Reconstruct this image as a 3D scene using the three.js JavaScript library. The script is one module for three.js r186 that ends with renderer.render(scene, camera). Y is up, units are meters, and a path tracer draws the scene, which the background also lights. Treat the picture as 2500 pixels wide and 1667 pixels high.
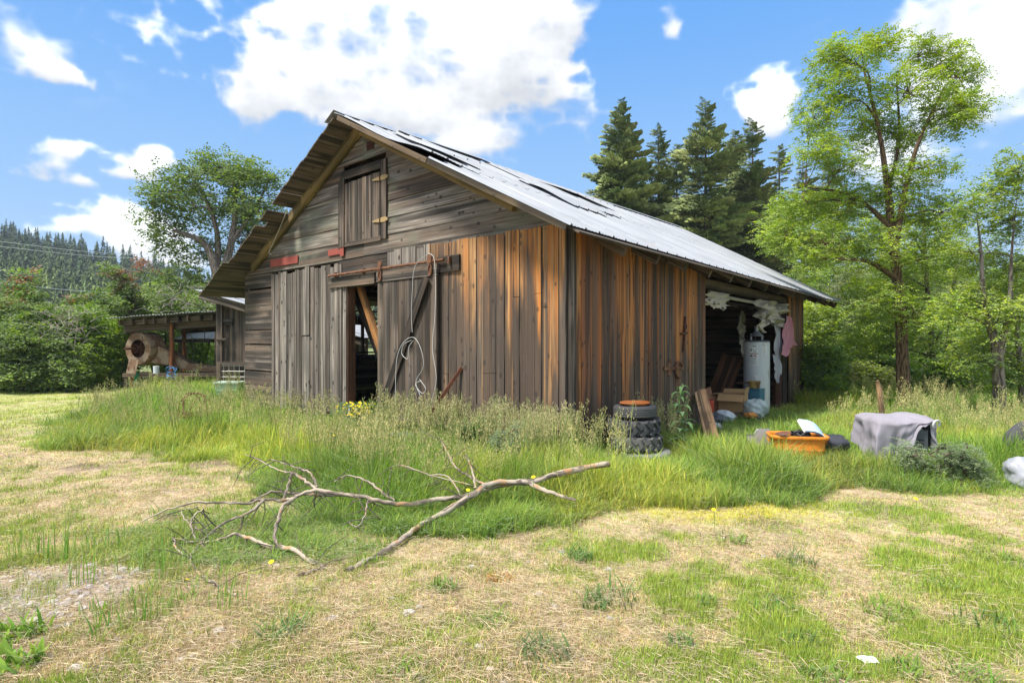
import * as THREE from 'three';
import { mergeGeometries } from 'three/addons/utils/BufferGeometryUtils.js';

// ------------------------------------------------------------ small maths
const { sin, cos, PI, abs, min, max, sqrt, floor, atan2, asin, hypot, pow, exp } = Math;
function rng(seed) { let s = seed >>> 0; return () => { s = (s + 0x6d2b79f5) | 0; let t = Math.imul(s ^ (s >>> 15), 1 | s); t = (t + Math.imul(t ^ (t >>> 7), 61 | t)) ^ t; return ((t ^ (t >>> 14)) >>> 0) / 4294967296; }; }
const clamp = (x, a = 0, b = 1) => x < a ? a : x > b ? b : x;
const mix = (a, b, t) => a + (b - a) * t;
const mix3 = (a, b, t) => [a[0] + (b[0] - a[0]) * t, a[1] + (b[1] - a[1]) * t, a[2] + (b[2] - a[2]) * t];
const smooth = (a, b, x) => { const t = clamp((x - a) / (b - a)); return t * t * (3 - 2 * t); };
function h3(x, y, z) { let h = Math.imul(x, 374761393) + Math.imul(y, 668265263) + Math.imul(z, 2147483647 ^ 0x5bd1e995); h = Math.imul(h ^ (h >>> 13), 1274126177); h ^= h >>> 16; return (h >>> 0) / 4294967296; }
function n2(x, y, s = 0) { const i = floor(x), j = floor(y); let fx = x - i, fy = y - j; fx = fx * fx * (3 - 2 * fx); fy = fy * fy * (3 - 2 * fy); const a = h3(i, j, s), b = h3(i + 1, j, s), c = h3(i, j + 1, s), d = h3(i + 1, j + 1, s); return a + (b - a) * fx + (c - a) * fy + (a - b - c + d) * fx * fy; }
function n3(x, y, z) { const k = floor(z); let f = z - k; f = f * f * (3 - 2 * f); return mix(n2(x, y, k * 131), n2(x, y, (k + 1) * 131), f); }
function fbm2(x, y, o, s = 0) { let a = 0, w = .5, t = 0; for (let i = 0; i < o; i++) { a += w * n2(x, y, s + i * 17); t += w; x *= 2.03; y *= 2.03; w *= .5; } return a / t; }
function fbm3(x, y, z, o) { let a = 0, w = .5, t = 0; for (let i = 0; i < o; i++) { a += w * n3(x, y, z); t += w; x = x * 2.03 + 7.1; y = y * 2.03 + 3.3; z = z * 2.03 + 1.7; w *= .55; } return a / t; }

function billow(x, y, z, o) { let a = 0, w = .5, t = 0; for (let i = 0; i < o; i++) { a += w * (1 - abs(2 * n3(x, y, z) - 1)); t += w; x = x * 2.03 + 5.1; y = y * 2.03 + 2.3; z = z * 2.03 + 8.7; w *= .52; } return a / t; }
// ------------------------------------------------------------ camera
const scene = new THREE.Scene();
const camera = new THREE.PerspectiveCamera(59.61, 1024 / 682, 0.1, 3000);
camera.position.set(0, 1.6, 0);
camera.lookAt(0, 1.6, -10);

// ------------------------------------------------------------ sky: air and fair-weather clouds
const FPX = 1455;                                       // directions of the clouds, measured as offsets at this focal length
const dirOf = (px, py) => { const x = (px - 1250) / FPX, y = (834 - py) / FPX; return [atan2(x, 1), atan2(y, hypot(x, 1))]; };
const CLOUDS = [];
for (const [x, y, rx, ry, k = 1] of [
  [1000, 60, 300, 95], [900, 130, 260, 110], [800, 195, 200, 80], [1050, 160, 230, 120], [1190, 70, 150, 90], [660, 215, 90, 60], [620, 260, 50, 42], [1180, 205, 160, 80, .95], [1060, 285, 130, 50, .75],
  [700, 30, 60, 25, .8], [1360, 30, 95, 70], [1330, 130, 70, 80, .9], [1360, 220, 100, 60, .7], [1420, 275, 70, 45, .6],
  [110, 115, 75, 30, .85], [105, 165, 65, 38, .95], [150, 185, 60, 22, .8], [300, 145, 70, 18, .5], [420, 183, 40, 10, .45], [230, 205, 12, 22, .45],
  [95, 400, 80, 42], [160, 362, 50, 28, .95], [205, 444, 30, 16, .75], [355, 400, 65, 42], [300, 425, 50, 16, .8], [375, 370, 40, 24, .9],
  [310, 520, 75, 40, .9], [330, 575, 120, 55], [240, 548, 60, 22, .7], [400, 600, 80, 45, .9], [470, 640, 90, 40, .7],
  [1180, 345, 85, 40], [1240, 330, 45, 36], [1130, 355, 60, 26, .9], [1270, 400, 80, 30, .45],
  [1632, 28, 30, 40, .8], [1650, 70, 26, 32, .75], [1870, 255, 60, 50, .95], [1900, 225, 45, 36, .9], [1880, 310, 60, 34, .7], [1830, 265, 40, 24, .7],
  [2400, 50, 180, 80], [2290, 30, 110, 60], [2440, 120, 130, 60, .9], [2370, 160, 80, 40, .6], [2180, 370, 120, 90, .75], [2230, 430, 120, 60, .6], [2330, 240, 60, 50, .4], [40, 30, 90, 70, .55], [10, 90, 70, 30, .4], [290, 45, 50, 20, .35],
]) { const [az, el] = dirOf(x, y), c = cos(az); CLOUDS.push([az, el, rx / FPX * c, ry / FPX * c, k]); }
{ // the same kind of sky goes on all round
  const r = rng(77);
  for (let i = 0; i < 105; i++) {
    const az = -PI + r() * 2 * PI, el = .06 + 1.25 * pow(r(), 1.3);
    if (abs(az) < .8 && el < .62) continue;
    const big = .05 + .16 * r() * (.5 + el);
    for (let k = 0; k < 5; k++) CLOUDS.push([az + (r() - .5) * big * 2.6 / cos(el), el + (r() - .5) * big * .9, big * (.4 + .7 * r()), big * (.22 + .3 * r()), .55 + .5 * r()]);
  }
}
const SKYGAIN = .51;
function makeSky(W, H) {
  const data = new Float32Array(W * H * 4);
  for (let j = 0; j < H; j++) {
    const el = ((j + .5) / H - .5) * PI, near = CLOUDS.filter(c => abs(el - c[1]) < c[3] * 1.9);
    const t = clamp(el / .52), zen = clamp((el - .5) / 1);
    let base = mix3([.46, .65, .87], [.29, .52, .86], smooth(0, .45, t)); base = mix3(base, [.125, .365, .82], smooth(.3, 1.05, t)); base = mix3(base, [.05, .22, .66], zen);
    if (el < 0) base = [.34, .33, .25];
    const ce = cos(el), y = sin(el);
    for (let i = 0; i < W; i++) {
      const phi = ((i + .5) / W - .5) * 2 * PI, x = ce * cos(phi), z = ce * sin(phi);
      let col = base;
      if (el > -.02) {
        const az = atan2(x, -z); let d = 0, low = 0, wsum = 0;
        for (const c of near) {
          let da = az - c[0]; if (da > PI) da -= 2 * PI; else if (da < -PI) da += 2 * PI;
          const a = da * ce / c[2], e = (el - c[1]) / c[3], q = a * a + e * e;
          if (q < 3.2) { const g = exp(-q * 1.15) * c[4]; d += g; low += g * e; wsum += g; }
        }
        if (d > .03) {
          const n = fbm3(x * 8 + 3, y * 13, z * 8 + 5, 5), m = billow(x * 21, y * 30 + 9, z * 21, 5), soft = smooth(.35, .65, n3(x * 5 + 40, y * 7, z * 5));
          const D = min(d, 1.5) + (n - .5) * 1.35 + (m - .62) * 1.4 - .50;
          const al = smooth(.0, mix(.55, 1.25, soft), D);
          const shade = clamp(.5 + .5 * low / max(wsum, .01) + (n - .5) * 1.2 + (m - .62) * .5);
          const lum = mix(.66, 1.6, pow(shade, 1.3));
          col = mix3(base, [lum * .97, lum * .99, lum * 1.03], al * .97);
        } else { const hz = smooth(.58, .75, fbm3(x * 4 + 9, y * 9, z * 4, 5)); if (hz > 0) col = mix3(base, [.75, .85, 1], hz * .22); }
      }
      const o = (j * W + i) * 4; data[o] = col[0] * SKYGAIN; data[o + 1] = col[1] * SKYGAIN; data[o + 2] = col[2] * SKYGAIN; data[o + 3] = 1;
    }
  }
  const tex = new THREE.DataTexture(data, W, H, THREE.RGBAFormat, THREE.FloatType);
  tex.mapping = THREE.EquirectangularReflectionMapping; tex.magFilter = tex.minFilter = THREE.LinearFilter; tex.colorSpace = THREE.LinearSRGBColorSpace; tex.needsUpdate = true;
  return tex;
}
scene.background = makeSky(3072, 1536);
scene.environment = scene.background;

// ------------------------------------------------------------ sun: high on the left, a little before the barn front, veiled by thin cloud
const sun = new THREE.DirectionalLight(new THREE.Color(1, .955, .87), 2.9);
sun.position.set(-45, 84.8, 27.6); sun.target.position.set(0, 0, -10); sun.position.add(sun.target.position);
sun.castShadow = true; sun.shadow.radius = 24; sun.shadow.mapSize.set(4096, 4096);
Object.assign(sun.shadow.camera, { left: -40, right: 40, top: 40, bottom: -40, near: 1, far: 220 });
scene.add(sun, sun.target);

const renderer = new THREE.WebGLRenderer({ antialias: true });
renderer.setSize(1024, 682);
renderer.toneMapping = THREE.LinearToneMapping;
renderer.toneMappingExposure = 2.3;
renderer.shadowMap.enabled = true;

// ------------------------------------------------------------ scene helpers
const taken = {};
const numbered = n => { const k = taken[n] = (taken[n] ?? -1) + 1; return k ? n + '_' + String(k).padStart(3, '0') : n; };
function tag(o, label, category, group, kind) { if (label) o.userData.label = label; if (category) o.userData.category = category; if (group) o.userData.group = group; if (kind) o.userData.kind = kind; return o; }
function top(o, name, label, category, group, kind) { o.name = numbered(name); scene.add(o); return tag(o, label, category, group, kind); }
function thing(name, label, category, pos = [0, 0, 0], turn = 0, group) { const g = new THREE.Group(); g.position.set(...pos); g.rotation.y = turn; return top(g, name, label, category, group); }
function part(parent, name, geo, mat) { const m = new THREE.Mesh(geo, mat); m.name = name; m.castShadow = m.receiveShadow = true; parent.add(m); return m; }
function solo(name, geo, mat, label, category, group, kind) { const m = new THREE.Mesh(geo, mat); m.castShadow = m.receiveShadow = true; return top(m, name, label, category, group, kind); }
const V = (x, y, z) => new THREE.Vector3(x, y, z);
const lin = (r, g, b) => new THREE.Color().setRGB(r, g, b);
const std = (c, rough = .85, extra = {}) => new THREE.MeshStandardMaterial({ color: Array.isArray(c) ? lin(...c) : c, roughness: rough, metalness: 0, ...extra });

// box between two corners, uv in metres with v along the given axis
function boxGeo(x0, x1, y0, y1, z0, z1, grain = 'y', su = 1, sv = .5, ou = 0, ov = 0) {
  const g = new THREE.BoxGeometry(x1 - x0, y1 - y0, z1 - z0); g.translate((x0 + x1) / 2, (y0 + y1) / 2, (z0 + z1) / 2);
  const p = g.attributes.position, n = g.attributes.normal, uv = g.attributes.uv;
  for (let i = 0; i < p.count; i++) {
    const P = [p.getX(i), p.getY(i), p.getZ(i)], N = [abs(n.getX(i)), abs(n.getY(i)), abs(n.getZ(i))];
    const ga = 'xyz'.indexOf(grain), others = [0, 1, 2].filter(k => k !== ga);
    const a = N[ga] > .5 ? P[others[1]] : P[ga], b = N[ga] > .5 ? P[others[0]] : N[others[0]] > .5 ? P[others[1]] : P[others[0]];
    uv.setXY(i, b * su + ou, a * sv + ov);
  }
  return g;
}
// a bar of wood from a to b, w wide and h deep, grain along it; slightly chamfered
function barGeo(a, b, w, h, ou = 0, up = V(0, 1, 0)) {
  const d = b.clone().sub(a), L = d.length(), g = boxGeo(-w / 2, w / 2, 0, L, -h / 2, h / 2, 'y', 1, .5, ou, ou * 3.7);
  const y = d.normalize(), z = up.clone().sub(y.clone().multiplyScalar(up.dot(y))); if (z.lengthSq() < 1e-6) z.set(0, 0, 1); z.normalize();
  const x = V(0, 0, 0).crossVectors(y, z);
  g.applyMatrix4(new THREE.Matrix4().makeBasis(x, y, z).setPosition(a)); return g;
}
// tube through points with a radius per point
function tubeGeo(pts, radii, sides = 6, wob = 0, seed = 1) {
  const n = pts.length, pos = [], uv = [], idx = [], r = rng(seed);
  let T = pts[1].clone().sub(pts[0]).normalize(), N = abs(T.y) < .9 ? V(0, 1, 0) : V(1, 0, 0); N.sub(T.clone().multiplyScalar(N.dot(T))).normalize();
  let len = 0;
  for (let i = 0; i < n; i++) {
    const t = pts[min(i + 1, n - 1)].clone().sub(pts[max(i - 1, 0)]).normalize();
    N.sub(t.clone().multiplyScalar(N.dot(t))).normalize(); const Bv = V(0, 0, 0).crossVectors(t, N);
    if (i) len += pts[i].distanceTo(pts[i - 1]);
    const R = typeof radii === 'number' ? radii : radii[i];
    for (let k = 0; k <= sides; k++) {
      const a = k / sides * 2 * PI, q = R * (1 + (k < sides ? wob * (r() - .5) : 0));
      pos.push(pts[i].x + (N.x * cos(a) + Bv.x * sin(a)) * q, pts[i].y + (N.y * cos(a) + Bv.y * sin(a)) * q, pts[i].z + (N.z * cos(a) + Bv.z * sin(a)) * q);
      uv.push(k / sides * max(R * 6.28, .02), len);
    }
  }
  for (let i = 0; i < n; i++) { const a = i * (sides + 1); for (let c = 0; c < 3; c++) pos[(a + sides) * 3 + c] = pos[a * 3 + c]; }
  for (let i = 0; i < n - 1; i++) for (let k = 0; k < sides; k++) { const a = i * (sides + 1) + k, b = a + sides + 1; idx.push(a, b, a + 1, b, b + 1, a + 1); }
  for (const e of [0, n - 1]) { const c0 = pos.length / 3; pos.push(pts[e].x, pts[e].y, pts[e].z); uv.push(0, len); for (let k = 0; k < sides; k++) { const a = e * (sides + 1) + k; e ? idx.push(c0, a, a + 1) : idx.push(c0, a + 1, a); } }
  const g = new THREE.BufferGeometry(); g.setAttribute('position', new THREE.Float32BufferAttribute(pos, 3)); g.setAttribute('uv', new THREE.Float32BufferAttribute(uv, 2)); g.setIndex(idx); g.computeVertexNormals(); return g;
}
function curvePts(pts, n) { const c = new THREE.CatmullRomCurve3(pts); return c.getPoints(n); }
function triGeo(pos, idx, uv, col) { const g = new THREE.BufferGeometry(); g.setAttribute('position', new THREE.Float32BufferAttribute(pos, 3)); g.setAttribute('uv', new THREE.Float32BufferAttribute(uv ?? new Array(pos.length / 3 * 2).fill(0), 2)); if (col) g.setAttribute('color', new THREE.Float32BufferAttribute(col, 3)); g.setIndex(idx); g.computeVertexNormals(); return g; }
function dataTex(W, H, f, srgb = true, wrap = true) {
  const d = new Uint8Array(W * H * 4);
  const enc = c => { c = clamp(c); return 255 * (srgb ? (c <= .0031308 ? c * 12.92 : 1.055 * pow(c, 1 / 2.4) - .055) : c); };
  for (let j = 0; j < H; j++) for (let i = 0; i < W; i++) { const c = f(i, j), o = (j * W + i) * 4; d[o] = enc(c[0]); d[o + 1] = enc(c[1]); d[o + 2] = enc(c[2]); d[o + 3] = 255; }
  const t = new THREE.DataTexture(d, W, H); t.colorSpace = srgb ? THREE.SRGBColorSpace : THREE.NoColorSpace; t.magFilter = t.minFilter = THREE.LinearFilter; t.wrapS = t.wrapT = wrap ? THREE.RepeatWrapping : THREE.ClampToEdgeWrapping; t.needsUpdate = true; return t;
}
// ------------------------------------------------------------ wood
const GREY = [.205, .178, .148], MID = [.112, .09, .07], DARK = [.03, .023, .017], BROWN = [.17, .088, .042], ORANGE = [.56, .205, .042], HONEY = [.60, .33, .125], PALE = [.40, .35, .285];
// weathered board colour at a metres along and b metres across the grain of board id
function grain(a, b, id) {
  const w = (n2(b * 4 + id * 3.1, a * .9, id) - .5) * .03, bb = b + w;
  const g1 = fbm2(bb * 40, a * .5 + id * 7.7, 3, id * 3), g2 = n2(bb * 170, a * 2.6 + id, 5), g3 = n2(bb * 16, a * .35 + id * 2.3, id + 11);
  let knot = 0; const crack = smooth(.80, .90, n2(bb * 95, a * .55 + id * 1.9, id + 3)) * smooth(.3, .6, n2(bb * 9, a * .8, id + 6));
  for (let k = 0; k < 6; k++) { const ky = h3(id, k, 71) * 4 - .4, kx = (h3(id, k, 72) - .5) * .14, ks = .6 + .8 * h3(id, k, 73); const c = b - (floor(b / .2) * .2 + .1) - kx, d = hypot(c / (.024 * ks), (a - ky) / (.036 * ks)); knot = max(knot, 1 - smooth(.55, 1.15, d)); }
  return { g1, g2, g3, knot: max(knot, crack * .9) };
}
const tone = id => h3(id, 3, 9);
function greyWood(a, b, id, warm = 0) {
  const { g1, g2, g3, knot } = grain(a, b, id), t = tone(id);
  let c = mix3(MID, GREY, smooth(.25, .75, g1 + (t - .5) * .75)); c = mix3(c, PALE, smooth(.62, .82, g1 * .6 + g2 * .4 + (t - .5) * .25) * .55); c = mix3(c, DARK, smooth(.62, .35, g1 * .55 + g3 * .45 + (t - .5) * .2) * .8 - .08 < 0 ? 0 : smooth(.5, .28, g1 * .55 + g3 * .45 + (t - .5) * .2) * .85);
  c = mix3(c, BROWN, clamp(warm + (h3(id, 5, 2) - .55) * .9) * .6 * smooth(.35, .65, g3));
  const pt = fbm2(b * 13 + id * 1.7, a * 2.1, 4, id + 29), k = (.66 + .68 * g2) * (.55 + .9 * pt); c = [c[0] * k, c[1] * k, c[2] * k];
  return mix3(c, [.035, .028, .022], knot * .85);
}
const TW = { front: [9.23, 3.3], side: [10.5, 3.3], gable: [9.6, 2.6] };
const FE = [0, .1, .29, .39, .51, .66, .79, .91, 1.07, 1.23, 1.35, 1.5, 1.63, 1.78, 1.91, 2.07, 2.24, 2.36, 2.47, 2.66, 2.83, 3.03, 3.2, 3.4, 3.6, 3.8, 5.07, 5.19, 5.32, 5.47, 5.61, 5.74, 5.91, 6.04, 6.2, 6.34, 6.5, 6.66, 6.79, 6.94, 7.08, 7.27, 7.43, 7.54, 7.64, 7.79, 7.92];
const SE = [.13, .28, .41, .54, .67, .78, .9, 1.03, 1.17, 1.31, 1.45, 1.57, 1.69, 1.85, 2.0, 2.12, 2.24, 2.41, 2.58, 2.72, 2.87, 3.04, 3.2, 3.32, 3.44, 3.55, 3.67, 3.82, 3.95, 4.1, 4.27, 9.2, 9.36, 9.55, 9.72, 9.9, 10.1, 10.25, 10.42];
const idAt = (E, x) => { let k = 0; while (k < E.length - 1 && x >= E[k + 1]) k++; return k; };
const texFront = dataTex(2048, 1024, (i, j) => {
  const u = (1 - (i + .5) / 2048) * TW.front[0], v = (j + .5) / 1024 * TW.front[1], id = idAt(FE, u) + 20, { g1, g2, g3, knot } = grain(v, u, id);
  let c = greyWood(v, u, id, u < 2.6 ? .55 : u > 5 && u < 5.5 ? .3 : 0);
  if (u < 2.7) { // right of the door: rain-darkened below, bare resinous wood left under the gable, in streaks
    c = mix3(c, mix3([.04, .027, .019], [.10, .068, .046], tone(id + 9)), .8);
    const edge = 2.2 + .30 * u + (h3(id, 8, 8) - .5) * 1.3 + (n2(u * 30, v * .9, id) - .5) * .8 + (g1 - .5) * 1.0 + (fbm2(u * 9, v * 2.2, 3, 44) - .5) * 1.2;
    const m = smooth(-.7, .5, v - edge) * (1 - .75 * smooth(2.0, 2.75, u));
    c = mix3(c, mix3(ORANGE, HONEY, clamp(smooth(.45, .75, g2 * .5 + g3 * .5) + .25 * smooth(.6, 1.7, u))), m * (.7 + .28 * h3(id, 2, 5)) * (1 - .6 * smooth(.5, .36, g1)));
    const st = smooth(.80, .90, n2(u * 26, v * .35, 40 + id)) * smooth(.4, 1.1, v) * (.5 + .5 * g2); c = mix3(c, HONEY, st * .55);
    c = mix3(c, [.045, .032, .024], smooth(.70, .82, fbm2(u * 22, v * 1.6, 3, 50)) * .65);
  }
  return mix3(c, [.03, .024, .02], knot * .6);
});
const texSide = dataTex(2048, 1024, (i, j) => {
  const w = (1 - (i + .5) / 2048) * TW.side[0], v = (j + .5) / 1024 * TW.side[1], id = idAt(SE, w) + 120, { g1, g2, g3, knot } = grain(v, w, id);
  let c = mix3(greyWood(v, w, id, .5), mix3([.055, .032, .019], [.13, .075, .042], tone(id + 9)), .74);
  const much = h3(id, 4, 4), edge = 1.15 + (h3(id, 8, 8) - .5) * 1.3 + (n2(w * 30, v * .8, id) - .5) * .7 + (g1 - .5) * .9 + (fbm2(w * 8, v * 2, 3, 47) - .5) * 1.2 - (w < .45 ? .5 : 0);
  const m = smooth(-.6, .5, v - edge) * smooth(.12, .55, much + (g3 - .5) * .7 + (w < .45 ? .5 : 0));
  c = mix3(c, mix3(mix3(BROWN, [.34, .105, .03], h3(id, 6, 6)), mix3(ORANGE, HONEY, smooth(.62, .9, g2) * .7), smooth(.45, .72, g1 * .6 + much * .45 - .02)), m * .8);
  c = mix3(c, [.05, .034, .024], smooth(.50, .66, fbm2(w * 15, v * .8, 4, 61)) * .85);
  c = mix3(c, HONEY, smooth(.80, .9, n2(w * 26, v * .4, 40 + id)) * .5 * smooth(.5, 1.2, v) * smooth(3.2, 2.4, v));
  return mix3(c, [.03, .022, .018], knot * .7);
});
const texGable = dataTex(2048, 512, (i, j) => {
  const u = (1 - (i + .5) / 2048) * TW.gable[0], v = 3.1 + (j + .5) / 512 * TW.gable[1], course = floor((v - 3.15) / .29), id = course + 60 + (u > 4.5 ? 31 : 0);
  let c = greyWood(u, v, id, .3); const { g1, g3 } = grain(u, v, id + 5);
  c = mix3(c, [.16, .175, .12], smooth(.5, .75, fbm2(u * 1.6, v * 2.4, 4, 88)) * .5);
  return mix3(c, [.10, .07, .048], smooth(.5, .72, fbm2(u * 1.1 + 3, v * 9, 4, 89)) * .55);
});
const texGrey = dataTex(512, 1024, (i, j) => { const b = (i + .5) / 512, a = (j + .5) / 512, fa = smooth(1.7, 2, a), fb = smooth(.85, 1, b), w = (A, B) => greyWood(A, B, 200, 0); let c = w(a, b); if (fa > 0) c = mix3(c, w(a - 2, b), fa); if (fb > 0) { let q = w(a, b - 1); if (fa > 0) q = mix3(q, w(a - 2, b - 1), fa); c = mix3(c, q, fb); } return c; });
const texBump = dataTex(512, 1024, (i, j) => { const b = (i + .5) / 512, a = (j + .5) / 512, f = (A, B) => { const { g1, g2, knot } = grain(A, B, 200); return clamp(g1 * .55 + g2 * .45 - knot * .2); }, fa = smooth(1.7, 2, a), k = fa > 0 ? mix(f(a, b), f(a - 2, b), fa) : f(a, b); return [k, k, k]; }, false);
const bumpFor = (w, h) => { const t = texBump.clone(); t.repeat.set(w, h / 2); t.needsUpdate = true; return t; };
const wallMat = (map, dim, rough = .9) => std(0xffffff, rough, { map, bumpMap: bumpFor(...dim), bumpScale: .004 });
const bumpRot = bumpFor(TW.gable[0], TW.gable[1]);
const M = {
  front: wallMat(texFront, TW.front), side: wallMat(texSide, TW.side, .82), gable: std(0xffffff, .9, { map: texGable }),
};
const woodMat = (tint, rough = .9) => std(tint, rough, { map: texGrey, bumpMap: texBump, bumpScale: .003 });
Object.assign(M, {
  grey: woodMat([1.05, 1.05, 1.05]), greyMid: woodMat([.78, .75, .72]), greyLight: woodMat([1.35, 1.32, 1.25]), greyDark: woodMat([.5, .46, .42]),
  moss: woodMat([1.9, 1.75, .85]), brown: woodMat([.95, .55, .32]), redBrown: woodMat([.8, .34, .2]), honey: woodMat([2.1, 1.35, .62]), bare: woodMat([4.2, 3.3, 2.25]), pole: woodMat([1.7, .78, .33], .75),
  redPaint: std([.30, .065, .045], .8, { bumpMap: texBump, bumpScale: .004 }),
});
// ------------------------------------------------------------ rust and metal
const texRust = dataTex(256, 256, (i, j) => { const x = i / 256 * 8, y = j / 256 * 8, n = fbm2(x, y, 5, 4), m = fbm2(x * 3, y * 3, 3, 9); return mix3(mix3([.10, .045, .025], [.23, .10, .045], n * 1.3 - .2), [.30, .17, .10], smooth(.6, .8, m)); });
const texTin = dataTex(512, 512, (i, j) => { const x = i / 512, y = j / 512, n = fbm2(x * 6, y * 6, 5, 3), s = fbm2(x * 60, y * 2, 3, 8); let c = mix3([.24, .255, .28], [.36, .375, .40], n); c = mix3(c, [.5, .5, .5], smooth(.62, .8, s) * .35); return mix3(c, [.34, .27, .22], smooth(.74, .86, fbm2(x * 14, y * 9, 4, 21)) * .4); });
const tinRough = dataTex(256, 256, (i, j) => { const k = .55 + .3 * fbm2(i / 256 * 9, j / 256 * 9, 4, 14); return [k, k, k]; }, false);
Object.assign(M, {
  tin: std(0xffffff, 1, { map: texTin, roughnessMap: tinRough, metalness: .12 }), rust: std(0xffffff, .85, { map: texRust, metalness: .15 }), darkRust: std([.45, .4, .38], .8, { map: texRust }),
});
M.rust.map.repeat.set(1, 1);

// ------------------------------------------------------------ the barn: local x = -u (u runs along the front from its right corner), local z = -w (w runs back along the side)
const TH = 41.4 * PI / 180, BC = [.72, 7.8];
const barn = thing('barn', 'weathered plank barn with sliding door, loft hatch and corrugated metal roof', 'barn', [BC[0], 0, -BC[1]], -TH);
const bw = (u, v, w) => V(BC[0] - .75 * u + .661 * w, v, -(BC[1] + .661 * u + .75 * w));   // barn coordinates to world
const L = (u, v, w) => V(-u, v, -w);
const RU = 4.55;
const ridgeV = w => 5.57 - .006 * w, eaveV = w => 2.99 - .021 * (w + .58);
const roofV = (u, w) => u > RU ? ridgeV(w) - (u - RU) * .515 : ridgeV(w) - (RU - u) * (ridgeV(w) - eaveV(w)) / (RU + .45);
const rb = rng(5);
const grp = (name, parent) => { const g = new THREE.Group(); g.name = name; parent.add(g); return g; };
{
  const su = 1 / TW.front[0], sv = 1 / TW.front[1];
  const fw = grp('front_wall', barn);
  const fp = (u0, u1, v0, v1, o, th = .026, name = 'plank') => { const m = part(fw, name, boxGeo(-u1, -u0, v0, v1, o, o + th, 'y', su, sv, 1, 0), M.front); m.rotation.z = (rb() - .5) * .003; return m; };
  const gap = () => .003 + .006 * rb();
  for (let k = 0; k < FE.length - 1; k++) {
    const u0 = FE[k], u1 = FE[k + 1]; if (u1 - u0 > 1) continue;
    const t = u0 < 4 ? 3.17 - .04 * rb() : 3.1 - .08 * rb() + (u0 - 5) * .0, o = .02 * rb() + (k % 2 ? .006 : 0);
    const bot = u0 > 5 ? .12 + .12 * rb() : .02 + .05 * rb();
    if (u0 < 2.4 && rb() < .45) { const s = .55 + 2.0 * rb(); fp(u0 + gap(), u1 - gap(), s + .006, t, o); fp(u0 + gap(), u1 - gap(), bot, s, o + .008 * (rb() - .3)); }
    else if (u0 >= 2.47 && u0 < 3.5) { fp(u0 + gap(), u1 - gap(), bot, t, o); }
    else if (u0 >= 3.5 && u0 < 4) { fp(u0 + gap(), u1 - gap(), 2.62, t, o); }
    else if (abs(u0 - 6.34) < .02 || abs(u0 - 6.5) < .02) { fp(u0 + gap(), u1 - gap(), 1.72, t, o + .016); fp(u0 + gap(), u1 - gap(), bot, 1.715, o); }
    else fp(u0 + gap(), u1 - gap(), bot, t, o);
  }
  // boards over the track, above the opening
  part(fw, 'header_board', boxGeo(-5.31, -3.81, 2.83, 2.985, .006, .03, 'x', 1, .5, .2), M.grey); part(fw, 'header_board', boxGeo(-5.31, -3.81, 2.99, 3.12, .012, .034, 'x', 1, .5, .45), M.greyDark);
  part(fw, 'header_board', boxGeo(-5.31, -3.81, 2.6, 2.825, -.03, .008, 'x', 1, .5, .65), M.greyDark);
  part(fw, 'door_jamb', boxGeo(-5.17, -5.05, .0, 2.6, -.16, -.002, 'y', 1, .5, .1), M.brown);
  // stub of lap siding on the left
  for (let k = 0; k < 10; k++) {
    const v0 = .01 + k * .308, v1 = min(v0 + .297, 3.08), g = boxGeo(-9.23, -7.93, v0, v1, 0, .03, 'x', 1, .5, .37 * k, .43 * k);
    const m = part(fw, 'siding_board', g, [M.grey, M.greyLight, M.greyMid][k * 7 % 3]); m.rotation.z = (rb() - .5) * .006; m.position.z = .012 * rb() - .004;
  }
  part(fw, 'corner_board', boxGeo(-9.27, -9.235, 0, 3.1, -.1, .02, 'y'), M.greyDark);
  part(fw, 'corner_post', boxGeo(.004, .06, .0, 3.12, -.12, -.012, 'y', 1, .5, .3), M.grey);
  part(fw, 'sill', boxGeo(-9.2, -.05, .0, .12, -.14, -.008, 'x'), M.grey);
  for (const u of [.06, 1.9, 3.55, 5.25, 7.9, 9.12]) part(fw, 'stud', boxGeo(-u - .05, -u + .05, .12, 3.1, -.12, -.008, 'y', 1, .5, u), M.grey);
  part(fw, 'plate', boxGeo(-9.2, -.05, 3.1, 3.2, -.12, -.008, 'x'), M.grey);
}
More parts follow.
